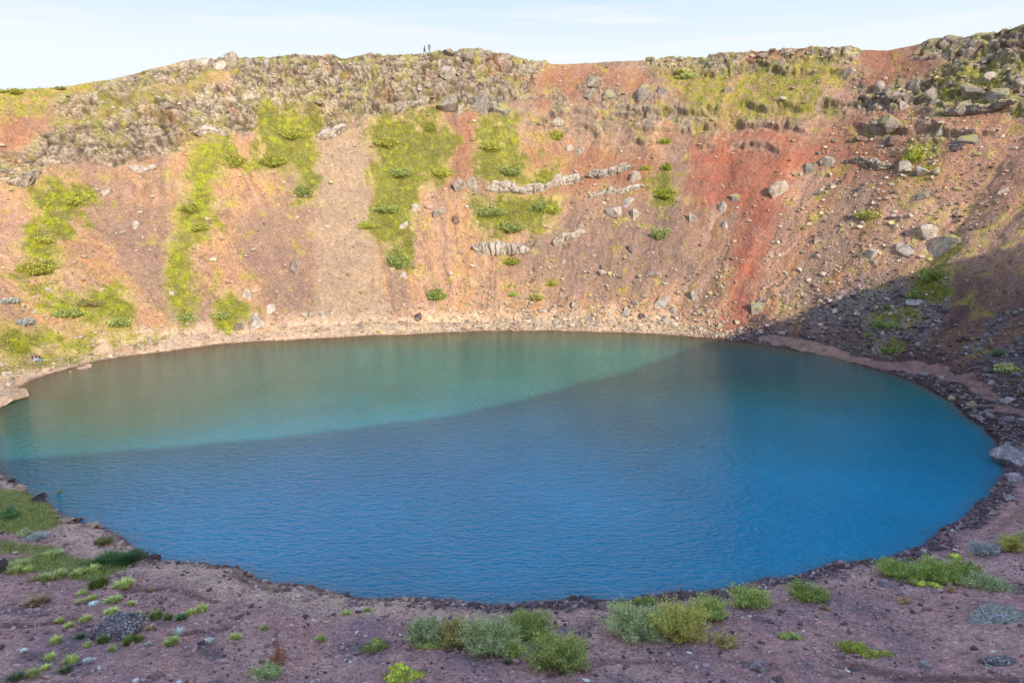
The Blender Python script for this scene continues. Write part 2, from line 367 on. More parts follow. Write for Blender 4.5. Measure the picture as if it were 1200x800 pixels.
C = mix(C, (.385, .27, .18), TAL * (.9 + .3 * streak)); C = mix(C, (.29, .185, .135), PURP * np.clip(.9 + streak, 0, 1))
C = mix(C, (.17, .155, .16), GREY * (.8 + .6 * n_hi)); C = mix(C, (.23, .125, .095), RUST)
shade_r = sstep(1.05, 0.55, fphi) if False else (1 - sstep(0.2, 0.62, fphi)) * sstep(-.65, -.2, fphi) * (1 - sstep(13, 19, fb - 12 * np.clip(.4 - fphi, 0, .5)))
C = mix(C, (.105, .06, .06), shade_r * (1 - GREY) * (1 - RUST) * .8)  # right slope painted darker where the rim's shadow falls
rl = far * sstep(.02, .12, fphi) * (1 - sstep(.42, .6, fphi)) * sstep(13, 18, fb) * (1 - sstep(30, 36, fb)); C = mix(C, (.52, .31, .21), rl * .42)  # slope painted lighter above the shadow edge, where the sun only grazes it
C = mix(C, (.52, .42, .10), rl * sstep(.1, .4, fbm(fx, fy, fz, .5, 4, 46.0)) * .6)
# beaches
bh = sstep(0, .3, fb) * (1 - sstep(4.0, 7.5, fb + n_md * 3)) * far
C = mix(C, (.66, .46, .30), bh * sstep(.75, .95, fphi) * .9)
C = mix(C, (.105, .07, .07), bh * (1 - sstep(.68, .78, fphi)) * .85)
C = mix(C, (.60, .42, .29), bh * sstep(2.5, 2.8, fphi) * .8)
# near slope
C = mix(C, (.25, .14, .122), (1 - far) * 1.0)
C = mix(C, (.15, .092, .095), (1 - far) * np.clip(n_md * 1.5 + .25, 0, 1))
runs = fbm(fA * 1.0 + wa * .6, fb * .5, fz * 0, .55, 4, 44.0)
C = mix(C, (.30, .185, .15), (1 - far) * np.clip(fbm(fx, fy, fz, .12, 3, 28.0) * 1.6 - .0, 0, .7))
C = mix(C, (.105, .075, .08), (1 - far) * sstep(.12, .4, fbm(fx, fy, fz, .45, 4, 45.0)) * .8)
C = mix(C, (.27, .14, .115), (1 - far) * sstep(.1, .4, runs) * .6)
tan = (1 - far) * (1 - sstep(2.2, 4.2, fb + n_md)) * (1 - sstep(-1.75, -1.3, fphi))
C = mix(C, (.30, .20, .15), tan * .9)
wet = (1 - sstep(0.1, .7, fb + .5 * n_hi)); C = mix(C, (.055, .035, .035), wet * (1 - .55 * sstep(.75, .95, fphi)) * .85)
nearshore = (1 - far) * sstep(-1.75, -1.5, fphi) * (1 - sstep(.9, 2.2, fb + n_hi)); C = mix(C, (.08, .05, .055), nearshore * .7)

# rocks, lichen and moss
lay = fbm(fA * .03, fz * 0, fz + 1.5 * wa, .8, 4, 85.0)
rk = np.array([.42, .34, .26], F32)[None] * (.66 + .5 * CV + .45 * lay)[:, None] * (1 + .12 * sstep(2.0, 2.4, fphi))[:, None]
C = C + (rk - C) * np.clip(rockw * 1.2 * (.75 + .6 * n_md), 0, 1)[:, None]
mossn = sstep(-.02, .24, fbm(fx, fy, fz, .45, 4, 33.0) + .4 * (up - .6) + .02)
C = mix(C, (.38, .335, .12), rockw * mossn * .75 * far)
C = mix(C, (.20, .21, .05), rockw * mossn * sstep(.0, .4, n_md + mot * .5) * .7 * far)
soil = sstep(.18, .40, fbm(fx, fy, fz, .16, 3, 35.0)); C = mix(C, (.42, .23, .13), rockw * soil * .75)
C = mix(C, (.36, .29, .235), BED * .9); C = C * (1 + .35 * (mot - .1) * BED)[:, None]
C = C * (1 - .75 * CK * rockw * (1 - mossn * .5))[:, None]
mp = np.clip(MOSS * (.42 + 1.3 * fbm(fx, fy, fz, .7, 4, 34.0) + .3 * up), 0, 1)
C = mix(C, (.33, .30, .055), mp * far); C = mix(C, (.16, .19, .03), mp * sstep(.1, .4, n_md) * .7 * far)
# sparse yellow moss on the talus
yl = sstep(.22, .45, fbm(fx, fy, fz, .35, 4, 36.0)) * far * sstep(5, 9, fb) * (1 - RED) * (1 - TAL * .8)
C = mix(C, (.42, .34, .07), yl * .55)
C = mix(C, (.44, .36, .11), HALO * .6 * far); gmix = sstep(-.15, .25, fbm(fx, fy, fz, .8, 4, 75.0) - .25 * sstep(2.4, 2.0, fphi))
C = mix(C, (.21, .20, .05), GRASS * .92); C = mix(C, (.36, .36, .035), GRASS * gmix * .9); C = mix(C, (.11, .13, .035), GRASSN * .8)
C = C * (1 + 1.22 * (1 - far) - .14 * far * shade_r)[:, None]  # lifts the shaded near slope, deepens the painted shade at right
C = mix(C, (.20, .10, .085), TRACK * .75); C = mix(C, (.34, .205, .165), sstep(.75, 1.0, PATH + .3 * mot) * .85)
C = C * (1 + .26 * n_hi + .22 * n_md + .18 * mot + .2 * n_lo * far)[:, None]
C[:, 2] *= 1 - .12 * np.clip(n_md + n_lo, -.5, .8) * far
C = np.clip(C, .012, .8)

# ------------------------------------------------------------------ materials
def new_mat(name):
    m = bpy.data.materials.new(name); m.use_nodes = True
    nt = m.node_tree; nt.nodes.clear()
    out = nt.nodes.new('ShaderNodeOutputMaterial'); b = nt.nodes.new('ShaderNodeBsdfPrincipled')
    nt.links.new(b.outputs[0], out.inputs[0])
    return m, nt, b
def nd(nt, t, **kw):
    n = nt.nodes.new('ShaderNode' + t)
    for k, v in kw.items():
        if k in n.inputs.keys() if hasattr(n.inputs, 'keys') else False: n.inputs[k].default_value = v
        else: setattr(n, k, v)
    return n
def noise(nt, vec, scale, detail=4, rough=.6):
    n = nt.nodes.new('ShaderNodeTexNoise'); n.inputs['Scale'].default_value = scale; n.inputs['Detail'].default_value = detail; n.inputs['Roughness'].default_value = rough
    if vec is not None: nt.links.new(vec, n.inputs['Vector'])
    return n.outputs['Fac']
def ramp(nt, fac, stops):
    r = nt.nodes.new('ShaderNodeValToRGB'); nt.links.new(fac, r.inputs[0]); e = r.color_ramp.elements
    while len(e) < len(stops): e.new(.5)
    for el, (p, c) in zip(e, stops):
        el.position = p; el.color = (c, c, c, 1) if isinstance(c, (int, float)) else (*c, 1)
    return r.outputs[0]
def mixc(nt, a, b, fac, mode='MIX'):
    m = nt.nodes.new('ShaderNodeMix'); m.data_type = 'RGBA'; m.blend_type = mode
    for s, v in ((m.inputs[0], fac), (m.inputs[6], a), (m.inputs[7], b)):
        if isinstance(v, bpy.types.NodeSocket): nt.links.new(v, s)
        elif isinstance(v, (int, float)): s.default_value = v
        else: s.default_value = (*v, 1)
    return m.outputs[2]
def bump(nt, h, strength, dist):
    b = nt.nodes.new('ShaderNodeBump'); b.inputs['Strength'].default_value = strength; b.inputs['Distance'].default_value = dist
    nt.links.new(h, b.inputs['Height']); return b.outputs[0]
def geo_pos(nt):
    return nt.nodes.new('ShaderNodeNewGeometry').outputs['Position']

def mat_ground():
    m, nt, b = new_mat('scoria ground')
    at_ = nt.nodes.new('ShaderNodeAttribute'); at_.attribute_name = 'tint'
    pos = geo_pos(nt)
    fine = noise(nt, pos, 7.0, 5, .72); peb = nt.nodes.new('ShaderNodeTexVoronoi'); peb.inputs['Scale'].default_value = 5.5; nt.links.new(pos, peb.inputs['Vector'])
    peb2 = nt.nodes.new('ShaderNodeTexVoronoi'); peb2.inputs['Scale'].default_value = 2.6; nt.links.new(pos, peb2.inputs['Vector'])
    c = mixc(nt, at_.outputs['Color'], ramp(nt, fine, [(.25, .50), (.5, 1.0), (.78, 1.42)]), 1.0, 'MULTIPLY')
    c = mixc(nt, c, ramp(nt, noise(nt, pos, 17.0, 2, .6), [(.32, .66), (.5, 1.0), (.68, 1.36)]), .9, 'MULTIPLY')
    sep = nt.nodes.new('ShaderNodeSeparateColor'); nt.links.new(peb.outputs['Color'], sep.inputs[0])
    c = mixc(nt, c, ramp(nt, sep.outputs[0], [(0, .62), (.5, .98), (1, 1.32)]), .6, 'MULTIPLY')
    sep2 = nt.nodes.new('ShaderNodeSeparateColor'); nt.links.new(peb2.outputs['Color'], sep2.inputs[0])
    pale = ramp(nt, sep2.outputs[1], [(.90, 0.), (.93, 1.)])
    core = ramp(nt, peb2.outputs['Distance'], [(.25, 1.), (.4, 0.)])
    mm = nt.nodes.new('ShaderNodeMath'); mm.operation = 'MULTIPLY'; nt.links.new(pale, mm.inputs[0]); nt.links.new(core, mm.inputs[1])
    hsv = mixc(nt, c, (1.45, 1.5, 1.55), 1.0, 'MULTIPLY')
    c = mixc(nt, c, hsv, mm.outputs[0])
    nt.links.new(c, b.inputs['Base Color']); b.inputs['Roughness'].default_value = .95; b.inputs['Specular IOR Level'].default_value = .15
    h = mixc(nt, fine, peb.outputs['Distance'], .45)
    nt.links.new(bump(nt, h, .9, .16), b.inputs['Normal'])
    return m
M_GROUND = mat_ground()
def link(ob, parent=None):
    COL.objects.link(ob)
    if parent: ob.parent = parent
    return ob
def mesh_np(name, V, F, mat, parent=None, col=None, attr='tint', smooth=False, link_it=True):
    """V (n,3); F (m,k) with a fixed number of corners"""
    V = np.ascontiguousarray(V, F32); F = np.ascontiguousarray(F, np.int32); k = F.shape[1]
    me = bpy.data.meshes.new(name)
    me.vertices.add(len(V)); me.vertices.foreach_set('co', V.ravel())
    me.loops.add(F.size); me.loops.foreach_set('vertex_index', F.ravel())
    me.polygons.add(len(F)); me.polygons.foreach_set('loop_start', np.arange(0, F.size, k, dtype=np.int32))
    if smooth: me.polygons.foreach_set('use_smooth', np.ones(len(F), bool))
    else: me.polygons.foreach_set('use_smooth', np.zeros(len(F), bool))
    me.update(calc_edges=True)
    if col is not None:
        a = me.color_attributes.new(attr, 'FLOAT_COLOR', 'POINT')
        a.data.foreach_set('color', np.concatenate([col, np.ones((len(col), 1))], 1).astype(F32).ravel())
    me.materials.append(mat)
    ob = bpy.data.objects.new(name, me)
    if link_it: link(ob, parent)
    return ob
# ------------------------------------------------------------------ ground sheet, cut along the path and the beach
I = np.arange(NU)[:, None] * NB + np.arange(NB - 1)[None]
I2 = (np.arange(NU)[:, None] + 1) % NU * NB + np.arange(NB - 1)[None]
QF = np.stack([I, I2, I2 + 1, I + 1], -1).reshape(-1, 4)
fc_b = fb[QF].mean(1); fc_path = PATH[QF].mean(1); fc_rock = rockw[QF].mean(1); fc_w = fW[QF].mean(1); fc_far = far[QF].mean(1)
cls = np.zeros(len(QF), np.int8)
cls[(fc_far < .5)] = 1
cls[(fc_b < 3.2 + n_md[QF].mean(1) * 2) & (fc_far >= .5)] = 2
cls[(fc_rock > .5) & (fc_b < fc_w + .7)] = 3
cls[fc_path > .5] = 4
cls[fc_b > fc_w + .7] = 5
for k, nm in enumerate(['crater_slope', 'ground', 'beach', 'rocky_cliff', 'path', 'plain']):
    f = QF[cls == k]
    if len(f) == 0: continue
    u, inv = np.unique(f, return_inverse=True)
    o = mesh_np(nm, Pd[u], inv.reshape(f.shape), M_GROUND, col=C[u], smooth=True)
    o['kind'] = 'structure'
# ------------------------------------------------------------------ water
def mat_water():
    m, nt, b = new_mat('lake water')
    at_ = nt.nodes.new('ShaderNodeAttribute'); at_.attribute_name = 'tint'
    pos = geo_pos(nt)
    mp = nt.nodes.new('ShaderNodeMapping'); nt.links.new(pos, mp.inputs[0]); mp.inputs['Rotation'].default_value = (0, 0, math.radians(-12)); mp.inputs['Scale'].default_value = (.55, 1.25, 1)
    n1 = noise(nt, mp.outputs[0], 1.5, 3, .5)
    mp2 = nt.nodes.new('ShaderNodeMapping'); nt.links.new(pos, mp2.inputs[0]); mp2.inputs['Rotation'].default_value = (0, 0, math.radians(20)); mp2.inputs['Scale'].default_value = (.6, 1.3, 1)
    n2 = noise(nt, mp2.outputs[0], 2.9, 3, .55)
    ad = nt.nodes.new('ShaderNodeMath'); ad.operation = 'MULTIPLY_ADD'; nt.links.new(n2, ad.inputs[0]); ad.inputs[1].default_value = 1.1; nt.links.new(n1, ad.inputs[2])
    big = noise(nt, pos, .06, 3, .5)
    c = mixc(nt, at_.outputs['Color'], ramp(nt, big, [(.3, .85), (.7, 1.15)]), 1.0, 'MULTIPLY')
    nt.links.new(c, b.inputs['Base Color']); b.inputs['Roughness'].default_value = .06; b.subsurface_method = 'BURLEY'; b.inputs['Subsurface Weight'].default_value = .45; b.inputs['Subsurface Radius'].default_value = (1.0, 1.3, 1.3); b.inputs['Subsurface Scale'].default_value = .8; b.inputs['IOR'].default_value = 1.33; b.inputs['Specular IOR Level'].default_value = .36
    nt.links.new(bump(nt, ad.outputs[0], 1.0, .62), b.inputs['Normal'])
    return m
nr = 70; nphi = 900
wp = np.linspace(-math.pi, math.pi, nphi, endpoint=False); fr = 1 - (np.arange(nr) / (nr - 1)) ** 1.6 * .99999
wr = (rB(wp) + .9)[:, None] * fr[None]
wx_, wy_ = xy(wp[:, None], wr)
WV = np.stack([wx_, wy_, np.zeros_like(wx_)], -1).reshape(-1, 3)
wI = np.arange(nphi)[:, None] * nr + np.arange(nr - 1)[None]; wJ = (np.arange(nphi)[:, None] + 1) % nphi * nr + np.arange(nr - 1)[None]
WF = np.stack([wI, wI + 1, wJ + 1, wJ], -1).reshape(-1, 4)
dsh = (rB(wp)[:, None] - wr).ravel(); wphi = np.repeat(wp, nr)
deep = np.array([.0, .335, .57], F32)
WC = np.tile(deep, (len(WV), 1))
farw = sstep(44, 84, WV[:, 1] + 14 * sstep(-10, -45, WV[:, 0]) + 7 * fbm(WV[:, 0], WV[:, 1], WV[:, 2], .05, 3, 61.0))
WC = mix(WC, (.012, .19, .15), farw)  # sunlit far water tinted darker to even out sun against shade
WC = mix(WC, (.15, .165, .095), sstep(-12, -50, WV[:, 0]) * sstep(52, 70, WV[:, 1]) * .65)
WC = mix(WC, (.06, .145, .085), sstep(90, 106, WV[:, 1]) * .6)
shal_refl = np.exp(-np.maximum(dsh, 0) / (.7 + 2.2 * sstep(.9, 1.2, wphi) + 2.2 * sstep(2.3, 2.9, wphi) + 1.5 * sstep(.5, .8, wphi)))
WC = mix(WC, (.075, .12, .14), sstep(12, 34, WV[:, 0]) * sstep(66, 90, WV[:, 1]) * .7)  # painted reflection of the dark slope in the right far water
WC = mix(WC, (.16, .165, .07), np.exp(-np.maximum(dsh, 0) / 6.0) * sstep(80, 100, WV[:, 1]) * .8)  # painted reflection of the sunlit wall along the far shore
WC = mix(WC, (.18, .115, .055), shal_refl * (.3 + .55 * sstep(40, 70, WV[:, 1])))  # brown of the shallows plus painted wall reflection off the far shore
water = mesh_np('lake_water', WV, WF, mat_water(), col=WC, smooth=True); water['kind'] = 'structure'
# ------------------------------------------------------------------ sky and sun
w = bpy.data.worlds.new('World'); scene.world = w; w.use_nodes = True
nt = w.node_tree; nt.nodes.clear()
wo = nt.nodes.new('ShaderNodeOutputWorld'); bg = nt.nodes.new('ShaderNodeBackground'); nt.links.new(bg.outputs[0], wo.inputs[0])
sky = nt.nodes.new('ShaderNodeTexSky'); sky.sky_type = 'NISHITA'; sky.sun_disc = False
sky.sun_elevation = SUN_EL; sky.sun_rotation = math.atan2(SUN[0], SUN[1]); sky.altitude = 100; sky.air_density = 1.0; sky.dust_density = .7; sky.ozone_density = 1.2
tc = nt.nodes.new('ShaderNodeTexCoord')
mpg = nt.nodes.new('ShaderNodeMapping'); nt.links.new(tc.outputs['Generated'], mpg.inputs[0]); mpg.inputs['Scale'].default_value = (1.0, 1.0, 14.0)
cl = noise(nt, mpg.outputs[0], 3.2, 5, .55)
cm = ramp(nt, cl, [(.50, 0.), (.68, 1.)])
mulc = nt.nodes.new('ShaderNodeMath'); mulc.operation = 'MULTIPLY'; nt.links.new(cm, mulc.inputs[0]); mulc.inputs[1].default_value = .75
sc_ = mixc(nt, sky.outputs[0], (2.9, 2.93, 2.98), mulc.outputs[0])
sz = nt.nodes.new('ShaderNodeSeparateXYZ'); nt.links.new(tc.outputs['Generated'], sz.inputs[0])
cap = ramp(nt, sz.outputs['Z'], [(.10, (2.16, 2.3, 2.36)), (.155, (2.08, 2.27, 2.36)), (.235, (1.56, 1.98, 2.34)), (.30, (1.55, 1.97, 2.34)), (.42, (9, 9, 9))])
skc = mixc(nt, sky.outputs[0], cap, 1.0, 'DARKEN')
sc_ = mixc(nt, skc, (2.22, 2.27, 2.32), mulc.outputs[0])
nt.links.new(sc_, bg.inputs['Color']); bg.inputs['Strength'].default_value = .43
sl = bpy.data.lights.new('sun', 'SUN'); so = bpy.data.objects.new('sun', sl); COL.objects.link(so)
sl.energy = 5.0; sl.angle = math.radians(.4); sl.color = (1.0, .87, .70)
so.rotation_euler = Vector(SUN).to_track_quat('Z', 'Y').to_euler()
scene.view_settings.view_transform = 'Standard'; scene.view_settings.look = 'None'; scene.view_settings.exposure = 0; scene.view_settings.gamma = 1

# ------------------------------------------------------------------ loose cover that nobody could count: plants and stones
def leaf_quads(cen, size, aspect, axis=None, spread=1.0):
    """a quad per centre; axis = preferred long direction (n,3)"""
    n = len(cen); a = rng.normal(size=(n, 3))
    if axis is not None: a = axis + a * spread
    a /= np.linalg.norm(a, axis=1)[:, None]
    b = np.cross(a, rng.normal(size=(n, 3))); b /= np.linalg.norm(b, axis=1)[:, None] + 1e-9
    a = a * (size * .5)[:, None]; b = b * (size * aspect * .5)[:, None]
    V = np.stack([cen - a, cen + b, cen + a, cen - b], 1).reshape(-1, 3)
    return V, np.arange(4 * n).reshape(n, 4)
def mat_leaf(name, rough=.75):
    m, nt, b = new_mat(name)
    a = nt.nodes.new('ShaderNodeAttribute'); a.attribute_name = 'tint'
    oi = nt.nodes.new('ShaderNodeObjectInfo')
    f = noise(nt, geo_pos(nt), 3.0, 2, .6)
    c = mixc(nt, a.outputs['Color'], ramp(nt, f, [(.3, .7), (.7, 1.25)]), 1.0, 'MULTIPLY')
    c = mixc(nt, c, ramp(nt, oi.outputs['Random'], [(0, .82), (1, 1.15)]), 1.0, 'MULTIPLY')
    nt.links.new(c, b.inputs['Base Color']); b.inputs['Roughness'].default_value = rough; b.inputs['Specular IOR Level'].default_value = .2
    tr = nt.nodes.new('ShaderNodeBsdfTranslucent'); nt.links.new(c, tr.inputs[0])
    mx = nt.nodes.new('ShaderNodeMixShader'); mx.inputs[0].default_value = .25
    nt.links.new(b.outputs[0], mx.inputs[1]); nt.links.new(tr.outputs[0], mx.inputs[2])
    out = [n for n in nt.nodes if n.type == 'OUTPUT_MATERIAL'][0]; nt.links.new(mx.outputs[0], out.inputs[0])
    return m
M_LEAF = mat_leaf('leaves')
def pick(prob):
    return np.nonzero(rng.random(NV) < prob)[0]
def pal(n, cols, w=None):
    i = rng.choice(len(cols), n, p=w); return np.array(cols, F32)[i] * rng.uniform(.7, 1.3, (n, 1)).astype(F32)
LIME, OLIVE, DARKG, BROWNG, YEL = (.40, .41, .03), (.27, .28, .04), (.13, .15, .035), (.28, .22, .08), (.42, .36, .07)
clump = fbm(fx, fy, fz, .55, 3, 41.0); hue = fbm(fx, fy, fz, .16, 3, 43.0)
V_, F_, C_ = [], [], []; off = 0
def add_leaves(V, F, col):
    global off
    V_.append(V); F_.append(F + off); C_.append(np.repeat(col, 4, 0)); off += len(V)
# green willow scrub and grass on the far wall
k = pick(np.clip(GRASS, 0, 1) ** 1.4 * far * (.25 + .75 * sstep(-.45, .25, n_md + clump)))
for rep in range(2):
    h = np.clip(clump[k] * .7 + .1, 0, .45) * rng.random(len(k)) ** .6
    cen = Pd[k] + N1[k] * .12 + np.array([0, 0, 1.]) * h[:, None] + rng.normal(size=(len(k), 3)) * .12
    V, F = leaf_quads(cen, rng.uniform(.09, .24, len(k)), .6)
    hh = hue[k] - .04 + .5 * fbm(fx[k], fy[k], fz[k], .9, 3, 73.0) + .22 * sstep(2.0, 2.5, fphi[k]) + .06 + rng.normal(size=len(k)) * .12 - .25 * clump[k]
    col = np.where((hh > .08)[:, None], pal(len(k), [LIME]), np.where((hh > -.12)[:, None], pal(len(k), [OLIVE, LIME, YEL], [.6, .25, .15]), pal(len(k), [OLIVE, DARKG, BROWNG], [.55, .25, .2])))
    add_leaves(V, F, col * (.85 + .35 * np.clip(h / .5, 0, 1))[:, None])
# low yellow moss and dry grass on the rock terraces
k = pick(np.clip(mp * .45 + rockw * mossn * .2 + yl * .12, 0, .6) * far * (fb < fW + 2))
cen = Pd[k] + N1[k] * rng.uniform(.03, .3, len(k))[:, None]
V, F = leaf_quads(cen, rng.uniform(.12, .34, len(k)), .55)
add_leaves(V, F, pal(len(k), [(.40, .36, .08), (.30, .31, .05), (.36, .27, .09), (.17, .19, .035)], [.35, .3, .2, .15]))
# scattered little plants over the talus
k = pick(.028 * far * sstep(5, 8, fb) * (fb < fW) * (1 - RED) * (1 - TAL) * sstep(-.2, .3, clump + n_md))
for rep in range(4):
    cen = Pd[k] + N1[k] * .15 + rng.normal(size=(len(k), 3)) * .18
    V, F = leaf_quads(cen, rng.uniform(.12, .34, len(k)), .5)
    add_leaves(V, F, pal(len(k), [YEL, OLIVE, LIME], [.5, .35, .15]))
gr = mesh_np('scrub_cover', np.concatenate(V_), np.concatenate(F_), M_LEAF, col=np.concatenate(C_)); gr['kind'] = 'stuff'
gr['label'] = 'green willow scrub, grass and yellow moss growing in patches on the crater wall'; gr['category'] = 'ground cover'
V_, F_, C_ = [], [], []; off = 0
k = pick(GRASSN * .4)
for rep in range(3):
    h = rng.uniform(.10, .26, len(k)) * (1 + .7 * np.clip(clump[k], -.5, 1))
    ax = np.array([0, 0, 1.]) + rng.normal(size=(len(k), 3)) * .35
    cen = Pd[k] + ax * (h * .45)[:, None] + rng.normal(size=(len(k), 3)) * .04 * np.array([1, 1, .2])
    V, F = leaf_quads(cen, h, .16, ax, .1)
    add_leaves(V, F, pal(len(k), [(.42, .50, .14), (.55, .58, .22), (.30, .36, .12), (.52, .42, .22)], [.4, .25, .2, .15]))
gs = mesh_np('grass', np.concatenate(V_), np.concatenate(F_), M_LEAF, col=np.concatenate(C_)); gs['kind'] = 'stuff'
gs['label'] = 'short green grass covering the bank at the left near shore'; gs['category'] = 'grass'
# ---- stones
import bmesh
def ico(sub):
    bm = bmesh.new(); bmesh.ops.create_icosphere(bm, subdivisions=sub, radius=1)
    V = np.array([v.co[:] for v in bm.verts]); F = np.array([[v.index for v in f.verts] for f in bm.faces]); bm.free(); return V, F
ICO = {s: ico(s) for s in (1, 2, 3, 4)}
def rock_verts(seed, sub=2, cuts=9, rough=.06):
    r = np.random.default_rng(seed); V, F = ICO[sub]; V = V.copy()
    V = np.sign(V) * np.abs(V) ** .72
    for _ in range(cuts):
        n = r.normal(size=3) * np.array([1, 1, .8]); n /= np.linalg.norm(n); d = r.uniform(.34, .80)
        s = V @ n - d; V = V - np.maximum(s, 0)[:, None] * n
    if rough: V = V * (1 + rough * (fbm(V[:, 0] * 2 + seed, V[:, 1] * 2, V[:, 2] * 2, 1.0, 3, seed % 50) + .6 * fbm(V[:, 0] * 6 + seed, V[:, 1] * 6, V[:, 2] * 6, 1.0, 2, 3)))[:, None]
    V = V - (V.max(0) + V.min(0)) / 2
    return V / (V.max(0) - V.min(0)) , F      # unit box
def mat_stone():
    m, nt, b = new_mat('loose stones')
    a = nt.nodes.new('ShaderNodeAttribute'); a.attribute_name = 'tint'
    f = noise(nt, geo_pos(nt), 9.0, 3, .6)
    nt.links.new(mixc(nt, a.outputs['Color'], ramp(nt, f, [(.3, .7), (.7, 1.2)]), 1.0, 'MULTIPLY'), b.inputs['Base Color']); b.inputs['Roughness'].default_value = .9
    return m
M_STONE = mat_stone()
def stones(name, label, k, size, cols, w=None, sub=1, flat=.7):
    n = len(k); T = [rock_verts(900 + i, sub, 7, 0) for i in range(12)]; nv = len(T[0][0])
    t = rng.integers(0, 12, n); base = np.stack([q[0] for q in T])[t]
    ang = rng.uniform(0, 6.28, n); ca, sa = np.cos(ang)[:, None], np.sin(ang)[:, None]
    sc = size[:, None] * np.stack([rng.uniform(.8, 1.5, n), rng.uniform(.7, 1.1, n), rng.uniform(.5, .9, n)], 1)
    b = base * sc[:, None, :]
    Vv = np.stack([b[..., 0] * ca - b[..., 1] * sa, b[..., 0] * sa + b[..., 1] * ca, b[..., 2]], -1)
    jit = rng.normal(size=(n, 3)) * .05
    Vv = Vv + (Pd[k] + N1[k] * (size * .18)[:, None] + jit * np.minimum(size, 1)[:, None])[:, None, :]
    Ff = (T[0][1][None] + (np.arange(n) * nv)[:, None, None]).reshape(-1, 3)
    col = np.repeat(pal(n, cols, w), nv, 0)
    o = mesh_np(name, Vv.reshape(-1, 3), Ff, M_STONE, col=np.clip(col, .01, .85)); o['kind'] = 'stuff'; o['label'] = label; o['category'] = 'stones'
    return o
def psize(n, lo, hi, p=2.2):
    u = rng.random(n); a = 1 - p; return (lo ** a + u * (hi ** a - lo ** a)) ** (1 / a)
litside = sstep(.62, .78, fphi)
onwall = far * sstep(0.2, .6, fb) * (fb < fW - 1) * (1 - GRASS)
patchy = sstep(-.1, .5, fbm(fx, fy, fz, .11, 3, 51.0))
k = pick(onwall * litside * (.010 + .085 * (1 - sstep(5, 9, fb)) * (1 - .6 * sstep(2.1, 2.3, fphi)) + .05 * patchy * (1 - TAL) * (1 - RED * .7) * (1 - sstep(22, 34, fb)) + .04 * (1 - sstep(8, 16, fb)) * sstep(1.9, 1.6, fphi) + .03 * rockw))
stones('scree', 'pale stones strewn over the sunlit talus and far shore', k, psize(len(k), .16, .9, 2.6), [(.46, .37, .28), (.40, .30, .21), (.50, .42, .32), (.30, .22, .16), (.42, .38, .16)], [.34, .28, .14, .16, .08])
k = pick(onwall * (1 - litside) * (1 - PATH) * (.008 + .20 * GREY + .11 * (1 - sstep(6, 8, fb)) + .05 * (1 - RUST) * patchy))
k = pick(rockw * far * (fb < fW - .5) * .0010)
stones('cliff_rubble', 'jumbled angular blocks covering the rocky band under the rim', k, psize(len(k), .5, 1.9, 2.4), [(.36, .30, .24), (.29, .24, .19), (.42, .35, .28), (.34, .31, .12)], [.35, .25, .2, .2], sub=2)
k = pick(onwall * (1 - litside) * (1 - PATH) * (.008 + .20 * GREY + .11 * (1 - sstep(6, 8, fb)) +   .05 * (1 - RUST) * patchy) * (1 - .8 * RUST))
stones('shaded_scree', 'grey and dark red stones on the shaded right slope and shore', k, psize(len(k), .13, .8, 2.5), [(.23, .185, .185), (.12, .078, .08), (.32, .28, .28), (.18, .12, .115), (.28, .22, .18)], [.25, .27, .14, .24, .10])  # stone tints darkened to deepen the shade on this slope
k = pick(far * sstep(.25, .65, fphi) * (1 - sstep(.78, .95, fphi)) * sstep(5, 9, fb) * (fb < fW - 4) * .14 * (sstep(.75, .35, fphi) + .35) * (1 - RED) * (1 - PATH))
stones('slope_rubble', 'rough rubble on the sunlit right hand slope of the crater', k, psize(len(k), .13, .9, 2.8), [(.52, .41, .32), (.36, .26, .20), (.56, .47, .37), (.48, .42, .17)], [.35, .3, .2, .15])
nb = (1 - far) * sstep(0, .15, fb) * (fb < 18) * (1 - GRASSN)
lump = sstep(-.15, .45, fbm(fx, fy, fz, .5, 3, 53.0))
k = pick(nb * (.03 + .10 * lump) * (1 - PATH))
stones('gravel', 'purple brown scoria gravel on the shaded near slope', k, psize(len(k), .045, .36, 2.7), [(.42, .27, .25), (.18, .12, .125), (.58, .44, .41), (.50, .31, .26), (.75, .68, .64)], [.34, .28, .2, .15, .03])
k = pick(nb * (1 - sstep(.8, 1.7, fb + .5 * n_md)) * sstep(-1.9, -1.2, fphi) * .30 * sstep(-.35, .3, fbm(fA, fb, fz, .22, 3, 55.0)))
stones('shore_stones', 'dark wet stones lining the near shore of the lake', k, psize(len(k), .10, .42, 2.6), [(.11, .07, .08), (.20, .135, .14), (.33, .25, .25)], [.5, .35, .15])
k = pick(nb * (1 - sstep(.5, 1.0, fb + .5 * n_md)) * sstep(-1.4, -2.0, fphi) * .06)
stones('bank_stones', 'tan and brown stones along the left near bank of the lake', k, psize(len(k), .07, .45, 2.4), [(.42, .29, .22), (.18, .12, .11), (.55, .40, .30)], [.4, .35, .25])

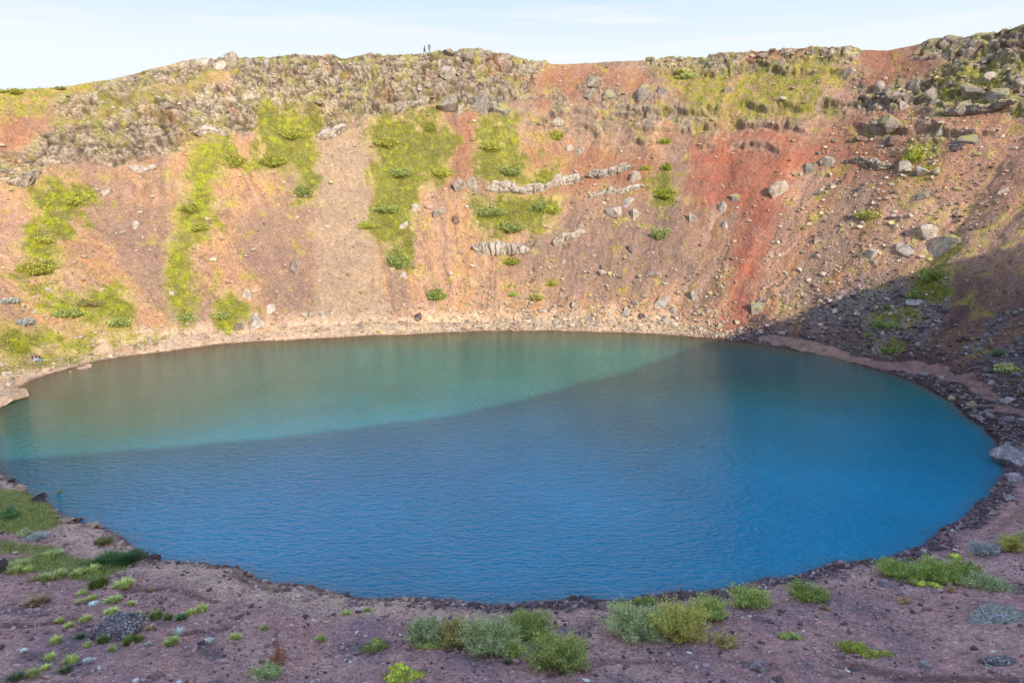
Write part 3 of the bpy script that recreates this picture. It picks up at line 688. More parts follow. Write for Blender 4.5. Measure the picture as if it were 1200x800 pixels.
# ------------------------------------------------------------------ boulders, one object each
def mat_rock(name, base, dark, moss=(.38, .34, .11), moss_amt=.0, lichen=0.0, sc=1.0):
    m, nt, b = new_mat(name)
    pos = geo_pos(nt); oi = nt.nodes.new('ShaderNodeObjectInfo')
    n1 = noise(nt, pos, 1.1 * sc, 6, .65); n2 = noise(nt, pos, 5.0 * sc, 4, .7)
    c = mixc(nt, dark, base, ramp(nt, n1, [(.36, 0.), (.56, 1.)]))
    c = mixc(nt, c, ramp(nt, n2, [(.25, .55), (.5, 1.), (.75, 1.3)]), 1.0, 'MULTIPLY')
    c = mixc(nt, c, ramp(nt, oi.outputs['Random'], [(0, .85), (1, 1.12)]), 1.0, 'MULTIPLY')
    if lichen:
        v = noise(nt, pos, 3.2 * sc, 3, .6); c = mixc(nt, c, (.66, .65, .62), ramp(nt, v, [(.64 - .2 * lichen, 0.), (.69 - .2 * lichen, 1.)]))
    if moss_amt:
        ge = nt.nodes.new('ShaderNodeNewGeometry'); sx = nt.nodes.new('ShaderNodeSeparateXYZ'); nt.links.new(ge.outputs['Normal'], sx.inputs[0])
        n3 = noise(nt, pos, 1.6 * sc, 4, .6)
        s = nt.nodes.new('ShaderNodeMath'); s.operation = 'MULTIPLY_ADD'; nt.links.new(sx.outputs['Z'], s.inputs[0]); s.inputs[1].default_value = .35; nt.links.new(n3, s.inputs[2])
        c = mixc(nt, c, moss, ramp(nt, s.outputs[0], [(.95 - .4 * moss_amt, 0.), (1.03 - .4 * moss_amt, 1.)]))
    nt.links.new(c, b.inputs['Base Color']); b.inputs['Roughness'].default_value = .92; b.inputs['Specular IOR Level'].default_value = .2
    nt.links.new(bump(nt, n2, .8, .12), b.inputs['Normal'])
    return m
RM = {'g': mat_rock('grey basalt', (.44, .37, .295), (.21, .165, .13)), 'p': mat_rock('pale basalt', (.52, .455, .385), (.30, .24, .19)),
      'm': mat_rock('mossy basalt', (.34, .29, .24), (.17, .14, .12), moss_amt=.62), 'd': mat_rock('dark basalt', (.15, .115, .115), (.06, .047, .05)),
      'r': mat_rock('red brown basalt', (.33, .21, .16), (.17, .10, .085), moss_amt=.25), 't': mat_rock('tan stone', (.55, .40, .28), (.40, .27, .18)),
      'l': mat_rock('dark lichen rock', (.26, .20, .21), (.12, .09, .10), moss=(.3, .33, .1), moss_amt=.1, lichen=.45, sc=2.6),
      'w': mat_rock('pale lichen rock', (.42, .40, .39), (.20, .17, .18), moss=(.45, .46, .2), moss_amt=.22, lichen=.62, sc=3.0),
      's': mat_rock('shaded grey rock', (.42, .37, .37), (.22, .18, .19), lichen=.3)}
def vframe(pos):
    d = np.array([pos[0], pos[1]]); d /= np.linalg.norm(d); return math.atan2(d[1], d[0]) - math.pi / 2
_seed = [100]
def boulder(px, py, w, h, kind, label, sub=3, cuts=10, tilt=None, lift=-.05, flat=False, name='boulder', depth=.8, group=None):
    _seed[0] += 1
    pos, nrm = ground_at(px, py + .15 * h); u = px_size(pos)
    V, F = rock_verts(_seed[0], 4 if kind in 'lw' else sub, cuts, .30 if kind in 'lw' else .10)
    sx, sz = w * u * 1.08, h * u * 1.5; sy = depth * sx
    if flat: sz = max(h * u * .8, .15 * sx)
    V = V * np.array([sx, sy, sz])
    o = mesh_np(name, V, F, RM[kind])
    t = random.uniform(-.15, .15) if tilt is None else tilt
    o.rotation_euler = (random.uniform(-.12, .12), t, vframe(pos) + random.uniform(-.25, .25))
    o.location = Vector(pos) + Vector(nrm) * (sz * lift)
    o['label'] = label; o['category'] = 'boulder' if name == 'boulder' else 'rock'
    if group: o['group'] = group
    return o
BOULDERS = [
 (272,70,15,16,'g','upright grey boulder standing on the left skyline of the crater rim'), (292,73,16,13,'g','grey boulder on the rim just right of the upright skyline boulder'),
 (257,77,15,11,'p','pale angular boulder on the rim just left of the upright skyline boulder'), (240,72,20,9,'p','broad pale block crowning the left rim outcrop below the skyline'),
 (311,76,15,12,'g','squat grey boulder on the rim, second right of the upright skyline boulder'), (593,72,22,17,'g','rounded dark grey boulder on the rim right of the mossy summit knoll'),
 (548,62,22,9,'m','low mossy boulder on the skyline right of the two hikers'), (527,62,14,8,'m','small dark mossy rock on the skyline left of the mossy knoll'),
 (523,125,24,21,'m','large dark mossy boulder above the biggest green patch'), (538,131,11,11,'g','small grey boulder touching the right side of the dark mossy boulder'),
 (566,120,22,24,'m','big boulder with a shadowed left face above the red gully'), (589,127,20,14,'m','wide mossy boulder at the right end of the rocks above the red gully'),
 (525,86,17,12,'g','grey boulder in the rocky band below the mossy knoll'), (541,82,14,12,'g','round grey boulder just right of another, below the mossy knoll'),
 (697,97,19,8,'g','flat dark boulder high on the red brown slope, upper of two'), (694,111,20,11,'g','flat dark boulder high on the red brown slope, lower of two'),
 (716,111,15,13,'m','pale mossy boulder right of the two flat dark boulders'), (755,110,18,15,'m','large pale mossy boulder with a shadowed base left of the mossy terrace'),
 (776,110,11,12,'m','upright mossy boulder between the largest one and the mossy terrace'), (856,108,13,7,'g','small dark boulder lying on the bright mossy terrace'),
 (653,143,19,9,'g','tilted grey slab below the dark strata line on the red slope'), (668,173,9,6,'p','small pale stone left of a grey stone on the red slope above the white ledge'),
 (678,175,13,8,'g','grey stone right of a pale stone on the red slope above the white ledge'), (744,208,15,13,'g','grey boulder with black shadow between the two pale ledges'),
 (723,246,26,9,'p','long pale block with a moss fringe below the lower pale ledge'), (745,251,11,15,'p','pale upright block with a deep shadow on its left, below the lower ledge'),
 (737,236,14,10,'p','pale broken block just under the right end of the lower ledge'), (516,249,17,8,'g','grey slab lying below the biggest green patch'),
 (489,240,13,7,'p','pale stone at the lower right edge of the biggest green patch'), (503,243,9,8,'t','small tan stone left of the grey slab'),
 (473,262,11,8,'p','pale stone set in the lower end of the biggest green patch'), (534,260,9,11,'r','brown block standing right below the grey slab'),
 (540,217,19,16,'g','grey block at the left end of the white ledge'), (557,217,15,17,'g','dark split block between the grey block and the white ledge'),
 (913,223,22,18,'g','large rounded grey boulder alone on the red right slope'), (948,196,15,13,'m','mossy boulder left of a similar grey one above the rounded boulder'),
 (970,187,16,13,'g','grey boulder with a shadowed left side, higher right of the rounded boulder'), (959,226,14,8,'m','low mossy stone right of the rounded grey boulder'),
 (1006,222,9,6,'d','small dark stone above the yellow shrub on the right slope'), (862,232,13,9,'m','pale lichened boulder beside the top of the red streak'),
 (846,242,13,13,'p','cluster block of pale rock left of the red streak'), (850,264,7,11,'g','narrow upright stone left of the red streak'),
 (813,256,9,14,'m','pale mossy stone between the dark round shrub and the red streak'), (739,293,8,10,'d','dark pointed stone in the middle of the brown talus'),
 (768,323,15,7,'g','flat grey stone on the brown talus above the shore'), (814,346,13,15,'g','grey boulder with a dark left face low on the talus'),
 (776,352,17,11,'p','pale rounded boulder low on the talus above the shore'), (707,321,10,9,'p','white stone in the middle of the lower talus'),
 (733,369,11,11,'p','pale cubic boulder on the far shore path'), (691,375,9,10,'g','grey boulder at the foot of the talus near the far water'),
 (675,357,12,7,'g','low grey stone left of the pale cubic boulder'), (744,357,8,8,'p','small white stone above the pale cubic boulder'),
 (778,375,14,9,'p','pale flat boulder on the far beach'), (789,364,9,9,'p','pale stone just above right of the flat beach boulder'),
 (843,383,8,8,'g','round grey stone at the foot of the red streak'), (887,361,15,14,'m','pale mossy block right of the red streak just above the shadow edge'),
 (752,372,7,7,'d','small dark stone between two pale boulders on the far beach'),
 (1086,272,22,17,'p','tall white boulder leaning above the shadow edge on the right slope'), (1106,286,34,22,'m','broad mossy outcrop block right of the tall white boulder'),
 (1062,292,19,12,'p','white boulder left below the tall leaning one'), (1023,297,15,10,'p','smaller white boulder, leftmost of those above the shadow edge'),
 (1085,228,15,11,'m','mossy boulder with a black hollow on its left, high right slope'), (1178,224,9,7,'p','small pale stone with a shadow near the right border of the slope'),
 (960,282,9,6,'g','small grey stone on the right slope left of the yellow shrub'), (1060,194,15,13,'g','grey block at the foot of the yellow green moss tongue'),
 (1084,200,21,10,'p','wide pale block at the foot of the yellow green moss tongue'), (1099,200,10,8,'g','small grey block right of the wide pale one below the moss tongue'),
 (1045,148,21,15,'m','mossy topped boulder with a deep shadow on its left under the strata line'), (1050,165,17,8,'r','red brown slab below the mossy topped boulder'),
 (1012,160,18,6,'r','thin red brown slab left below the mossy topped boulder'), (1135,160,24,14,'m','bright mossy block below the overhanging mossy outcrop'),
 (1120,170,16,9,'d','dark rock left below the bright mossy block on the right wall'), (1102,152,15,12,'m','rough mossy block left of the bright mossy block on the right wall'),
 (1060,124,11,9,'p','small pale boulder at the left end of the overhanging outcrop'), (1140,104,26,14,'m','mossy boulder on the top of the overhanging outcrop, left one'),
 (1168,110,26,14,'m','mossy boulder on the top of the overhanging outcrop, right one'), (1132,120,20,12,'m','low mossy boulder at the front edge of the overhanging outcrop'),
 (1160,86,16,9,'g','dark grey boulder above the overhanging outcrop near the upper right'), (1193,97,15,14,'g','grey boulder cut by the right border below the high rim'),
 (997,86,17,13,'g','dark boulder with a shadowed hollow at the edge of the mossy terrace'), (1032,101,11,11,'g','grey boulder in the jagged row under the bare red saddle'),
 (1071,96,15,13,'m','mossy boulder on the slope under the bare red saddle, left of the ridge'), (1092,110,20,14,'m','large mossy boulder at the foot of the ridge under the saddle'),
 (1075,354,21,7,'s','flat grey slab in the shaded slope below the green patches'),
 (300,376,23,15,'p','large pale boulder with a dark crack near the left far shore'), (283,381,14,8,'g','low grey boulder left of the large cracked pale boulder'),
 (288,342,16,13,'p','white boulder above the yellow green patch near the left far shore'), (319,361,10,9,'p','pale stone right of the large cracked boulder'),
 (346,312,17,16,'g','grey lichened rock at the left border of the grey brown talus chute'), (366,370,9,9,'g','grey stone, left one of a pair at the foot of the talus chute'),
 (378,370,8,9,'p','pale stone, right one of a pair at the foot of the talus chute'), (474,323,8,8,'p','pale stone left of the round bright shrub above the shore'),
 (490,371,8,10,'d','dark wedge shaped boulder alone on the pale far shore'), (202,342,6,6,'p','small white stone beside the green column on the left wall'),
 (160,265,8,9,'p','pale stone on the bare slope between two green columns'), (125,226,9,9,'p','pale stone on the bare slope right of the leftmost green patch'),
 (58,340,9,6,'p','white stone between the two leftmost green patches'), (122,406,24,15,'t','broad pinkish slab on the left shore slope'), (150,409,16,9,'t','smaller tan slab right of the broad pinkish slab'),
]
for b_ in BOULDERS: boulder(*b_)
WATERSIDE = [
 (6,468,44,24,'t','large flat tan rock jutting into the water at the left edge'), (95,434,24,10,'t','flat tan rock in the shallow water below the seated couple'),
 (83,438,7,5,'t','small stone at the left end of the flat rock in the shallows'), (104,429,8,4,'t','small stone at the right end of the flat rock in the shallows'),
 (57,447,7,4,'t','small pale stone in the shallows, right one of a pair left of the flat rock'), (48,449,5,3,'t','small pale stone in the shallows, left one of a pair left of the flat rock'),
 (1184,540,36,22,'s','big grey boulder at the water edge of the right shore'), (1190,561,16,9,'s','small grey stone below the big grey boulder of the right shore'),
 (1184,475,14,8,'s','grey stone beside the path on the right shore'), (1140,476,14,5,'t','flat pale stone among the dark rocks of the right shore'),
 (1115,468,7,5,'t','small tan stone left of the flat pale stone on the right shore'), (1103,446,8,5,'s','small grey stone just below the path on the right shore'),
 (137,739,56,17,'l','dark boulder speckled with white lichen among the tufts at lower left'), (1166,722,54,9,'w','low pale boulder crusted with lichen at lower right'),
 (1172,773,42,7,'l','low dark lichened rock near the lower right corner'), (36,678,11,9,'t','small pinkish stone among the green tufts at left'), (0,668,16,16,'d','dark rock cut by the left border beside the grass'),
 (1036,686,14,6,'s','flat grey stone left of the yellow moss below the green shrubs'), (24,573,12,7,'t','tan stone at the top of the left near bank'), (46,586,15,9,'d','dark rock at the waterline of the left near bank'),
 (78,612,17,7,'t','tan stone on the left near bank, left of three'), (91,610,11,5,'r','reddish stone on the left near bank, middle of three'), (106,617,15,6,'t','tan stone on the left near bank, right of three'),
 (13,564,9,4,'d','dark stone standing in the water by the left near bank'), (180,654,14,6,'d','dark stone on the shore beyond the dark green grass mound'),
 (1183,584,10,6,'s','grey stone on the bare patch below the big boulder of the right shore'), (1165,600,8,5,'t','small tan stone beside the lower right trail'),
 (888,783,16,8,'s','small grey stone on the gravel near the lower right corner'), (1085,780,12,7,'s','small grey stone left of the low dark lichened rock'), (650,690,0,0,'d',''),
]
for b_ in WATERSIDE:
    if b_[2]: boulder(*b_, flat=b_[2] > 20 and b_[1] < 700 and b_[4] == 't', lift=.2)
# ledges: one body of blocks each
def ledge(line, h, kind, label, bw=None, dep=1.0, tall=1.0, over=0.15, jit=0, name='rock_ledge', cols=False):
    """a bed of rock cropping out of the slope along a line: one broken, blocky band"""
    P_ = [ground_at(p[0], p[1] + h * .35)[0] for p in line]
    u = px_size(P_[0]); H_ = h * u
    S = [0.0]
    for a, b in zip(P_[:-1], P_[1:]): S.append(S[-1] + float(np.linalg.norm(b - a)))
    n = int(S[-1] / .12) + 2; sv = np.linspace(0, S[-1], n)
    lp = np.stack([np.interp(sv, S, [p[i] for p in P_]) for i in range(3)], 1)
    pr, rr_ = polar(lp[:, 0], lp[:, 1])
    lp = np.array([grid_pos(float(p), float(r - rB(p)))[0] for p, r in zip(pr, rr_)])
    k_ = 9
    for i in range(3): lp[:, i] = np.convolve(np.pad(lp[:, i], k_ // 2, mode='edge'), np.ones(k_) / k_, mode='valid')
    out = -np.stack([np.cos(pr), np.sin(pr), np.zeros(n)], 1)
    prof = np.array([(-.05, -.55), (.2, -.4), (.34, -.22), (.4, 0), (.42, .2), (.42, .4), (.4, .6), (.36, .78), (.26, .92), (.08, 1.0), (-.15, 1.03), (-.4, 1.02), (-.7, .98), (-1.0, .9), (-1.3, .75)]); m_ = len(prof)
    _seed[0] += 1; sd = _seed[0] * 3.7
    hm = np.clip(.8 + .7 * fbm(sv, sv * 0, sv * 0, .42 / H_, 2, sd), .25, 1.25) * np.clip(np.minimum(sv, S[-1] - sv) / (1.0 * H_), .12, 1) ** .6 * tall
    dm = .8 + .7 * fbm(sv, sv * 0 + 9, sv * 0, .8 / H_, 3, sd)
    V = lp[:, None, :] + out[:, None, :] * (prof[None, :, 0] * H_ * dep * dm[:, None])[..., None] + np.array([0, 0, 1.]) * (prof[None, :, 1] * H_ * hm[:, None])[..., None]
    sx = np.repeat(sv, m_) / H_; zz_ = np.tile(prof[:, 1], n); oo = np.tile(prof[:, 0], n)
    fr = (1.9, .3) if cols else (.9, 1.1)
    wq = .3 * fbm(sx, zz_, oo, 1.0, 2, sd)
    c1, c2, v, fc = cells(sx * fr[0] + wq + sd, zz_ * fr[1] + .5 * wq, oo * (.4 if cols else .9)); d1, d2, v2, fc2 = cells(sx * fr[0] * 2.3 + sd, zz_ * fr[1] * 2.3, oo * 2)
    disp = ((v - .5) * .38 + fc * .5 - (1 - sstep(0, .14, c2 - c1)) * .24 + (v2 - .5) * .1 - (1 - sstep(0, .16, d2 - d1)) * .08) * H_ * (.7 if cols else 1)
    nrm = out[:, None, :] * np.clip(1.1 - prof[None, :, 1] * .6, .3, 1)[..., None] + np.array([0, 0, .45])
    V = V + nrm * disp.reshape(n, m_)[..., None] + out[:, None, :] * over * H_
    ii = np.arange(n - 1)[:, None] * m_ + np.arange(m_ - 1)[None]
    F = np.stack([ii, ii + m_, ii + m_ + 1, ii + 1], -1).reshape(-1, 4)
    V = V.reshape(-1, 3); c = V.mean(0)
    ob = mesh_np(name, V - c, F, RM[kind]); ob.location = c
    ob['label'] = label; ob['category'] = 'rock ledge'
    return ob
ledge([(570,219),(600,219),(612,222),(640,218),(660,211),(684,206)], 10, 'p', 'long white rock ledge under the middle green patch', bw=(.8, 1.8))
ledge([(686,204),(705,204),(722,199),(745,192)], 9, 'p', 'pale rock ledge continuing right of the long white ledge under red soil', bw=(.8, 1.8))
ledge([(690,229),(712,224),(735,222),(757,217)], 6, 'p', 'thin pale rock ledge below and right of the long white ledge')
ledge([(553,284),(572,290),(600,290),(622,288)], 15, 'p', 'row of pale upright rock columns below the lower green patch', cols=True)
ledge([(648,282),(665,274),(688,268)], 11, 'p', 'short row of pale columns right of the longer column row', cols=True)
ledge([(999,184),(1012,189),(1030,194),(1048,192)], 10, 'g', 'thick grey slab ledge with a dark hollow on the right slope', bw=(1, 2))
ledge([(1106,127),(1130,130),(1150,129),(1175,126),(1196,121)], 9, 'm', 'overhanging mossy outcrop edge near the upper right border', bw=(1, 2.2), dep=1.6, over=.35)
ledge([(225,158),(250,152),(268,156)], 9, 'p', 'white broken ledge above the tall green column on the left wall')
ledge([(150,196),(170,199),(186,192)], 9, 'p', 'pale rock step at the foot of the left rocky slope')
ledge([(372,158),(395,150),(408,145)], 10, 'p', 'pale ledge at the head of the grey brown talus chute')
ledge([(462,126),(485,121),(505,114)], 8, 'p', 'whitish ledge along the top of the biggest green patch')
ledge([(10,212),(30,209),(48,196)], 10, 'g', 'grey mossy outcrop above the leftmost green patch')

# ------------------------------------------------------------------ shrubs and tufts
def mat_wood():
    m, nt, b = new_mat('twigs'); f = noise(nt, geo_pos(nt), 12, 3, .6)
    nt.links.new(mixc(nt, (.06, .045, .035), (.15, .11, .08), f), b.inputs['Base Color']); b.inputs['Roughness'].default_value = .9; return m
M_WOOD = mat_wood()
PAL = {'g': [(.18, .21, .065), (.23, .26, .09), (.13, .15, .05)], 'b': [(.20, .225, .115), (.245, .265, .15), (.15, .175, .085)], 'y': [(.27, .27, .07), (.22, .21, .06), (.31, .30, .10)],
       'o': [(.19, .17, .07), (.25, .21, .09), (.15, .15, .05)], 'v': [(.185, .235, .06), (.24, .29, .085), (.14, .175, .045)], 'k': [(.10, .19, .07), (.14, .24, .09), (.08, .14, .07)],
       'w': [(.42, .44, .42), (.33, .36, .34), (.48, .49, .45)], 'p': [(.33, .36, .14), (.40, .42, .18), (.27, .30, .10)], 'f': [(.20, .23, .035), (.27, .30, .035), (.15, .17, .03)],
       'e': [(.19, .20, .035), (.25, .23, .045), (.14, .15, .035)], 'r': [(.30, .15, .10), (.36, .20, .13), (.25, .13, .09)], 'd': [(.33, .25, .15), (.38, .30, .18), (.27, .19, .12)]}
NEARPAL = {'w': 1.7, 'y': 2.7, 'v': 2.6, 'r': 2.2, 'd': 2.2, 'k': 2.8}
def tubes(paths, r0, r1):
    Vs, Fs = [], []; o = 0
    for p in paths:
        n = len(p)
        for i, q in enumerate(p):
            r = r0 + (r1 - r0) * i / (n - 1)
            for a in (0, 2.09, 4.19): Vs.append((q[0] + r * math.cos(a), q[1] + r * math.sin(a), q[2]))
        for i in range(n - 1):
            for j in range(3): Fs.append((o + i * 3 + j, o + i * 3 + (j + 1) % 3, o + i * 3 + 3 + (j + 1) % 3, o + i * 3 + 3 + j))
        o += 3 * n
    return np.array(Vs), np.array(Fs)
def shrub(pos, w, h, kind, label, n_stem=70, n_leaf=60, leaf=.10, tone=1.0, group=None, asp=.38, name='shrub', cat='shrub', wood=True, rot=0, depth=.75):
    """a willow shrub: stems fanning from its base with leaves along them"""
    root = bpy.data.objects.new(name, None); COL.objects.link(root); root.location = pos; root.rotation_euler = (0, 0, rot)
    root['label'] = label; root['category'] = cat; root.empty_display_size = .2
    if group: root['group'] = group
    paths, cen, ax, sh = [], [], [], []
    for _ in range(n_stem):
        a = rng.uniform(0, 6.28); q = math.sqrt(rng.random())
        bx, by = q * math.cos(a) * w * .33, q * math.sin(a) * w * .33 * depth
        lob = 1 - .40 * rng.random() - .24 * (math.sin(3.1 * a + w) * .5 + .5)
        hh = h * lob * math.sqrt(max(.08, 1 - .72 * q * q)) * rng.uniform(.8, 1.12)
        ex, ey = bx + q * math.cos(a) * w * .19 + rng.normal() * w * .03, by + (q * math.sin(a) * w * .19 + rng.normal() * w * .03) * depth
        t = np.linspace(0, 1, 6); bx, by = bx * .6, by * .6; curve = np.stack([bx + (ex - bx) * t ** 1.5, by + (ey - by) * t ** 1.5, hh * t - .05], 1)
        paths.append(np.concatenate([[[0, 0, -.12]], curve]))
        tt = rng.uniform(.12, 1.0, n_leaf) ** .8
        c = np.stack([np.interp(tt, t, curve[:, i]) for i in range(3)], 1)
        side = rng.normal(size=(n_leaf, 3)) * np.array([1, 1, .5]) * (w * .035 + leaf * .4) * (1.15 - .5 * tt)[:, None]
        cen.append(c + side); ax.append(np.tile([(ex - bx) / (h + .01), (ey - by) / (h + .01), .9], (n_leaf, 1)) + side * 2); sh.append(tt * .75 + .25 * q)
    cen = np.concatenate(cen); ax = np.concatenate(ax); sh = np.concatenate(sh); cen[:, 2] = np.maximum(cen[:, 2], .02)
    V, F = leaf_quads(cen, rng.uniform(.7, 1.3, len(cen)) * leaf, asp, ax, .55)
    col = pal(len(cen), PAL[kind]) * tone * (.62 + .5 * np.clip(sh, 0, 1))[:, None]  # leaves painted darker low and inside the bush, as shade
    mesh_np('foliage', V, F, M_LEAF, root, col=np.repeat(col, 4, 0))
    if wood:
        V, F = tubes(paths[::2], max(.008, leaf * .09), .004); mesh_np('stem', V, F, M_WOOD, root)
    return root
def near_shrub(px, py, w, h, kind, label, dens=1.0, **kw):
    pos, _ = ground_at(px, py); u = px_size(pos); W_, H_ = w * u * (1.1 if w > 30 else 1.0), h * u * 1.15
    n = int(np.clip(34 * W_ * dens, 22, 150))
    return shrub(Vector(pos), W_, H_, kind, label, n_stem=n, n_leaf=int(70 * max(.6, H_ / 1.6)), leaf=.115, rot=vframe(pos), tone=NEARPAL.get(kind, 3.5), **kw)
GA = 'shrubs of the near cluster left of centre'; GB = 'shrubs of the near cluster right of centre'
NEAR = [(497,751,48,36,'b','blue green shrub at the left end of the left near cluster',GA), (533,752,56,34,'o','brownish olive shrub second from the left in the left near cluster',GA),
 (573,762,66,50,'b','tall grey green shrub in the middle of the left near cluster',GA), (619,744,62,36,'g','green shrub at the back right of the left near cluster',GA), (653,777,72,46,'g','pale green shrub standing nearest at the right end of the left near cluster',GA),
 (598,764,36,22,'g','small green shrub between the middle and right shrubs of the left cluster',GA),
 (742,744,76,42,'b','wide blue green shrub on the left of the right near cluster',GB), (797,749,68,50,'y','tall yellow green shrub in the middle of the right near cluster',GB), (829,728,42,33,'g','green shrub at the right end of the right near cluster',GB),
 (733,716,24,13,'y','small yellowish shrub behind the left of the right near cluster',GB), (757,708,28,10,'v','low bright shrub at the shore behind the right near cluster',GB), (847,757,34,18,'o','sparse dry shrub at the right foot of the right near cluster',GB),
 (878,711,50,27,'g','round green shrub alone right of the right near cluster',None), (945,704,46,20,'v','bright green low shrub alone near the shore at lower right',None),
 (1052,676,50,21,'v','green shrub at the left end of the row under the right shore','row'), (1100,678,56,28,'v','tallest green shrub in the middle of the row under the right shore','row'), (1130,672,38,20,'g','lighter green shrub at the right of the row under the right shore','row'),
 (1155,687,58,14,'b','low pale blue green shrub in front of the right end of the row','row'), (1184,645,28,27,'y','yellow olive shrub beside the lower right trail',None), (1150,647,34,17,'w','whitish grey shrub beside the lower right trail',None),
 (1200,632,14,14,'b','small grey green shrub cut by the right border near the trail',None), (10,608,26,18,'k','dark green bush on the grassy left near bank',None), (28,628,16,10,'b','small blue grey bush on the grassy left near bank',None),
 (42,632,26,9,'w','low pale grey bush at the foot of the grassy left near bank',None), (308,794,36,16,'b','low blue green plant at the bottom border left of centre',None)]
for a in NEAR:
    near_shrub(*a[:6], group={'row': 'green shrubs in a row under the right shore'}.get(a[6], a[6]), dens=.5 if 'sparse' in a[5] else 1.0)

near_shrub(70,584,8,15,'o','thin reeds standing in the water off the left near bank', asp=.15, name='reed_clump', cat='reeds', wood=True)
near_shrub(325,783,26,42,'r','tall thin reddish dry weed near the bottom left of centre', dens=.45, asp=.2, name='dry_weed', cat='weed')
near_shrub(1113,693,9,11,'d','small dry straw coloured weed below the yellow moss at lower right', asp=.2, name='dry_weed', cat='weed')
near_shrub(1060,706,14,9,'d','dry straw coloured weed on the gravel under the lone flat stone at lower right', asp=.2, name='dry_weed', cat='weed')
near_shrub(965,716,12,7,'d','tiny dry weed on the gravel below the bright low shrub', asp=.2, name='dry_weed', cat='weed')
# far shrubs on the wall
FARS = [(775,266,24,28,'g','round dark green bush casting a shadow on the brown talus'), (1020,246,28,18,'y','yellow shrub alone on the red right slope'), (510,340,26,19,'v','round bright green bush just above the far shore'),
 (465,298,28,34,'g','dense green bush below the biggest green patch'), (273,180,26,32,'e','dark olive bush right of the top of the tall green column'), (222,238,24,20,'e','dark olive bush in the upper middle of the tall green column'),
 (238,264,20,14,'e','dark bush at the right bulge of the tall green column'), (45,309,40,25,'e','dark green bush at the lower end of the leftmost green patch'), (86,230,26,20,'e','dark bush on the right edge of the leftmost green patch'),
 (52,280,20,12,'e','brownish bush in the middle of the leftmost green patch'), (653,152,18,22,'e','olive bush right of the middle upper green patch'), (648,240,22,18,'e','dark bush at the right end of the lower middle green patch'),
 (632,238,22,20,'g','green bush left of the dark one in the lower middle green patch'), (646,327,18,13,'e','olive bush above the far shore right of the bright round bush'), (600,302,22,13,'e','olive bush below the pale columns'),
 (630,345,20,12,'y','yellowish bush on the talus below the pale columns'), (602,343,11,8,'v','small bright bush left of the yellowish one on the talus'), (779,220,26,24,'f','bright yellow green bush on the slope left of the red area'),
 (779,163,14,11,'f','small bright bush on the rock step above the red hollow'), (781,193,17,12,'f','middle sized bright bush between the steps and the larger one'), (757,195,12,8,'e','small dark bush above the right end of the pale ledge'),
 (345,150,40,26,'e','large olive bush at the top of the second green patch'), (320,180,34,24,'e','olive bush at the lower left of the second green patch'), (357,215,25,30,'g','green bush at the lower tip of the second green patch'),
 (452,160,30,20,'e','dark bush on the left of the biggest green patch'), (505,142,16,24,'e','dark upright bush at the top right of the biggest green patch'), (518,195,22,22,'e','olive bush at the right edge of the biggest green patch'),
 (470,195,30,22,'g','green bush in the middle of the biggest green patch'), (452,240,30,16,'g','green bush at the narrow waist of the biggest green patch'), (432,262,22,14,'e','olive bush at the lower left of the biggest green patch'),
 (575,165,28,24,'e','olive bush in the upper part of the middle green patch'), (600,195,28,20,'g','green bush above the left part of the white ledge'), (637,207,26,14,'e','bush resting on the top of the white ledge'),
 (575,245,36,20,'g','wide bush at the left of the lower middle green patch'), (600,262,36,20,'g','bush in the middle of the lower middle green patch'), (807,84,24,15,'p','pale green bush at the top of the mossy terrace'), (797,84,9,10,'e','dark bush beside the pale green one at the top of the terrace'),
 (892,70,0,0,'e',''), (1071,174,22,28,'f','yellow green bushy tongue hanging on the right wall'), (140,373,28,17,'g','bush at the right end of the lower left green patch'), (80,362,34,16,'g','wide bush in the lower left green patch'),
 (105,350,30,12,'o','brownish bush at the top of the lower left green patch'), (218,368,22,16,'g','bush at the foot of the tall green column'), (262,362,22,18,'g','bush above the low grey boulder near the left far shore'),
 (19,106,16,9,'e','small round bush on the left skyline, second from the border'), (2,106,9,7,'e','small bush on the skyline at the left border'), (74,103,12,5,'o','thin low bush on the left skyline, right of two round ones'),
 (1096,318,28,22,'v','bright green bush in the shaded right slope, upper'), (1078,342,24,16,'v','green bush in the shaded right slope above the flat slab'), (1031,375,16,17,'g','green bush in the shaded right slope, left of a pair'), (1048,378,18,12,'v','green bush in the shaded right slope, right of a pair'),
 (1038,356,12,10,'g','small bush in the shaded right slope above the pair'), (1018,390,10,8,'g','small bush low in the shaded right slope near the path'), (1046,406,14,9,'v','bright small bush just above the path on the right shore'),
 (1172,411,14,9,'k','dark green bush on the shaded slope near the right border'), (1187,428,32,14,'p','pale lichen green bush on the shaded slope at the right border'),
 (10,352,20,9,'w','pale silver bush left of the lower left green patch'), (30,374,22,10,'w','pale silver bush below the other one at the left')]
for px, py, w_, h_, k_, lab in FARS:
    if not w_: continue
    pos, _ = ground_at(px, py + .38 * h_); u = px_size(pos); W_, H_ = w_ * u * 1.1, h_ * u * .8
    near_ = pos[1] < 110 and px > 1000
    shrub(Vector(pos) - Vector((0, 0, .28 * H_ if not (k_ == 'w' or (k_ == 'e' and py < 110)) else .1)), W_, H_, k_, lab, n_stem=int(np.clip(16 * W_, 24, 80)), n_leaf=36, leaf=.27, asp=.55, rot=vframe(pos), tone=1.9 if near_ else (1.15 if k_ == 'w' else 2.5 if k_ == 'e' else 2.1))
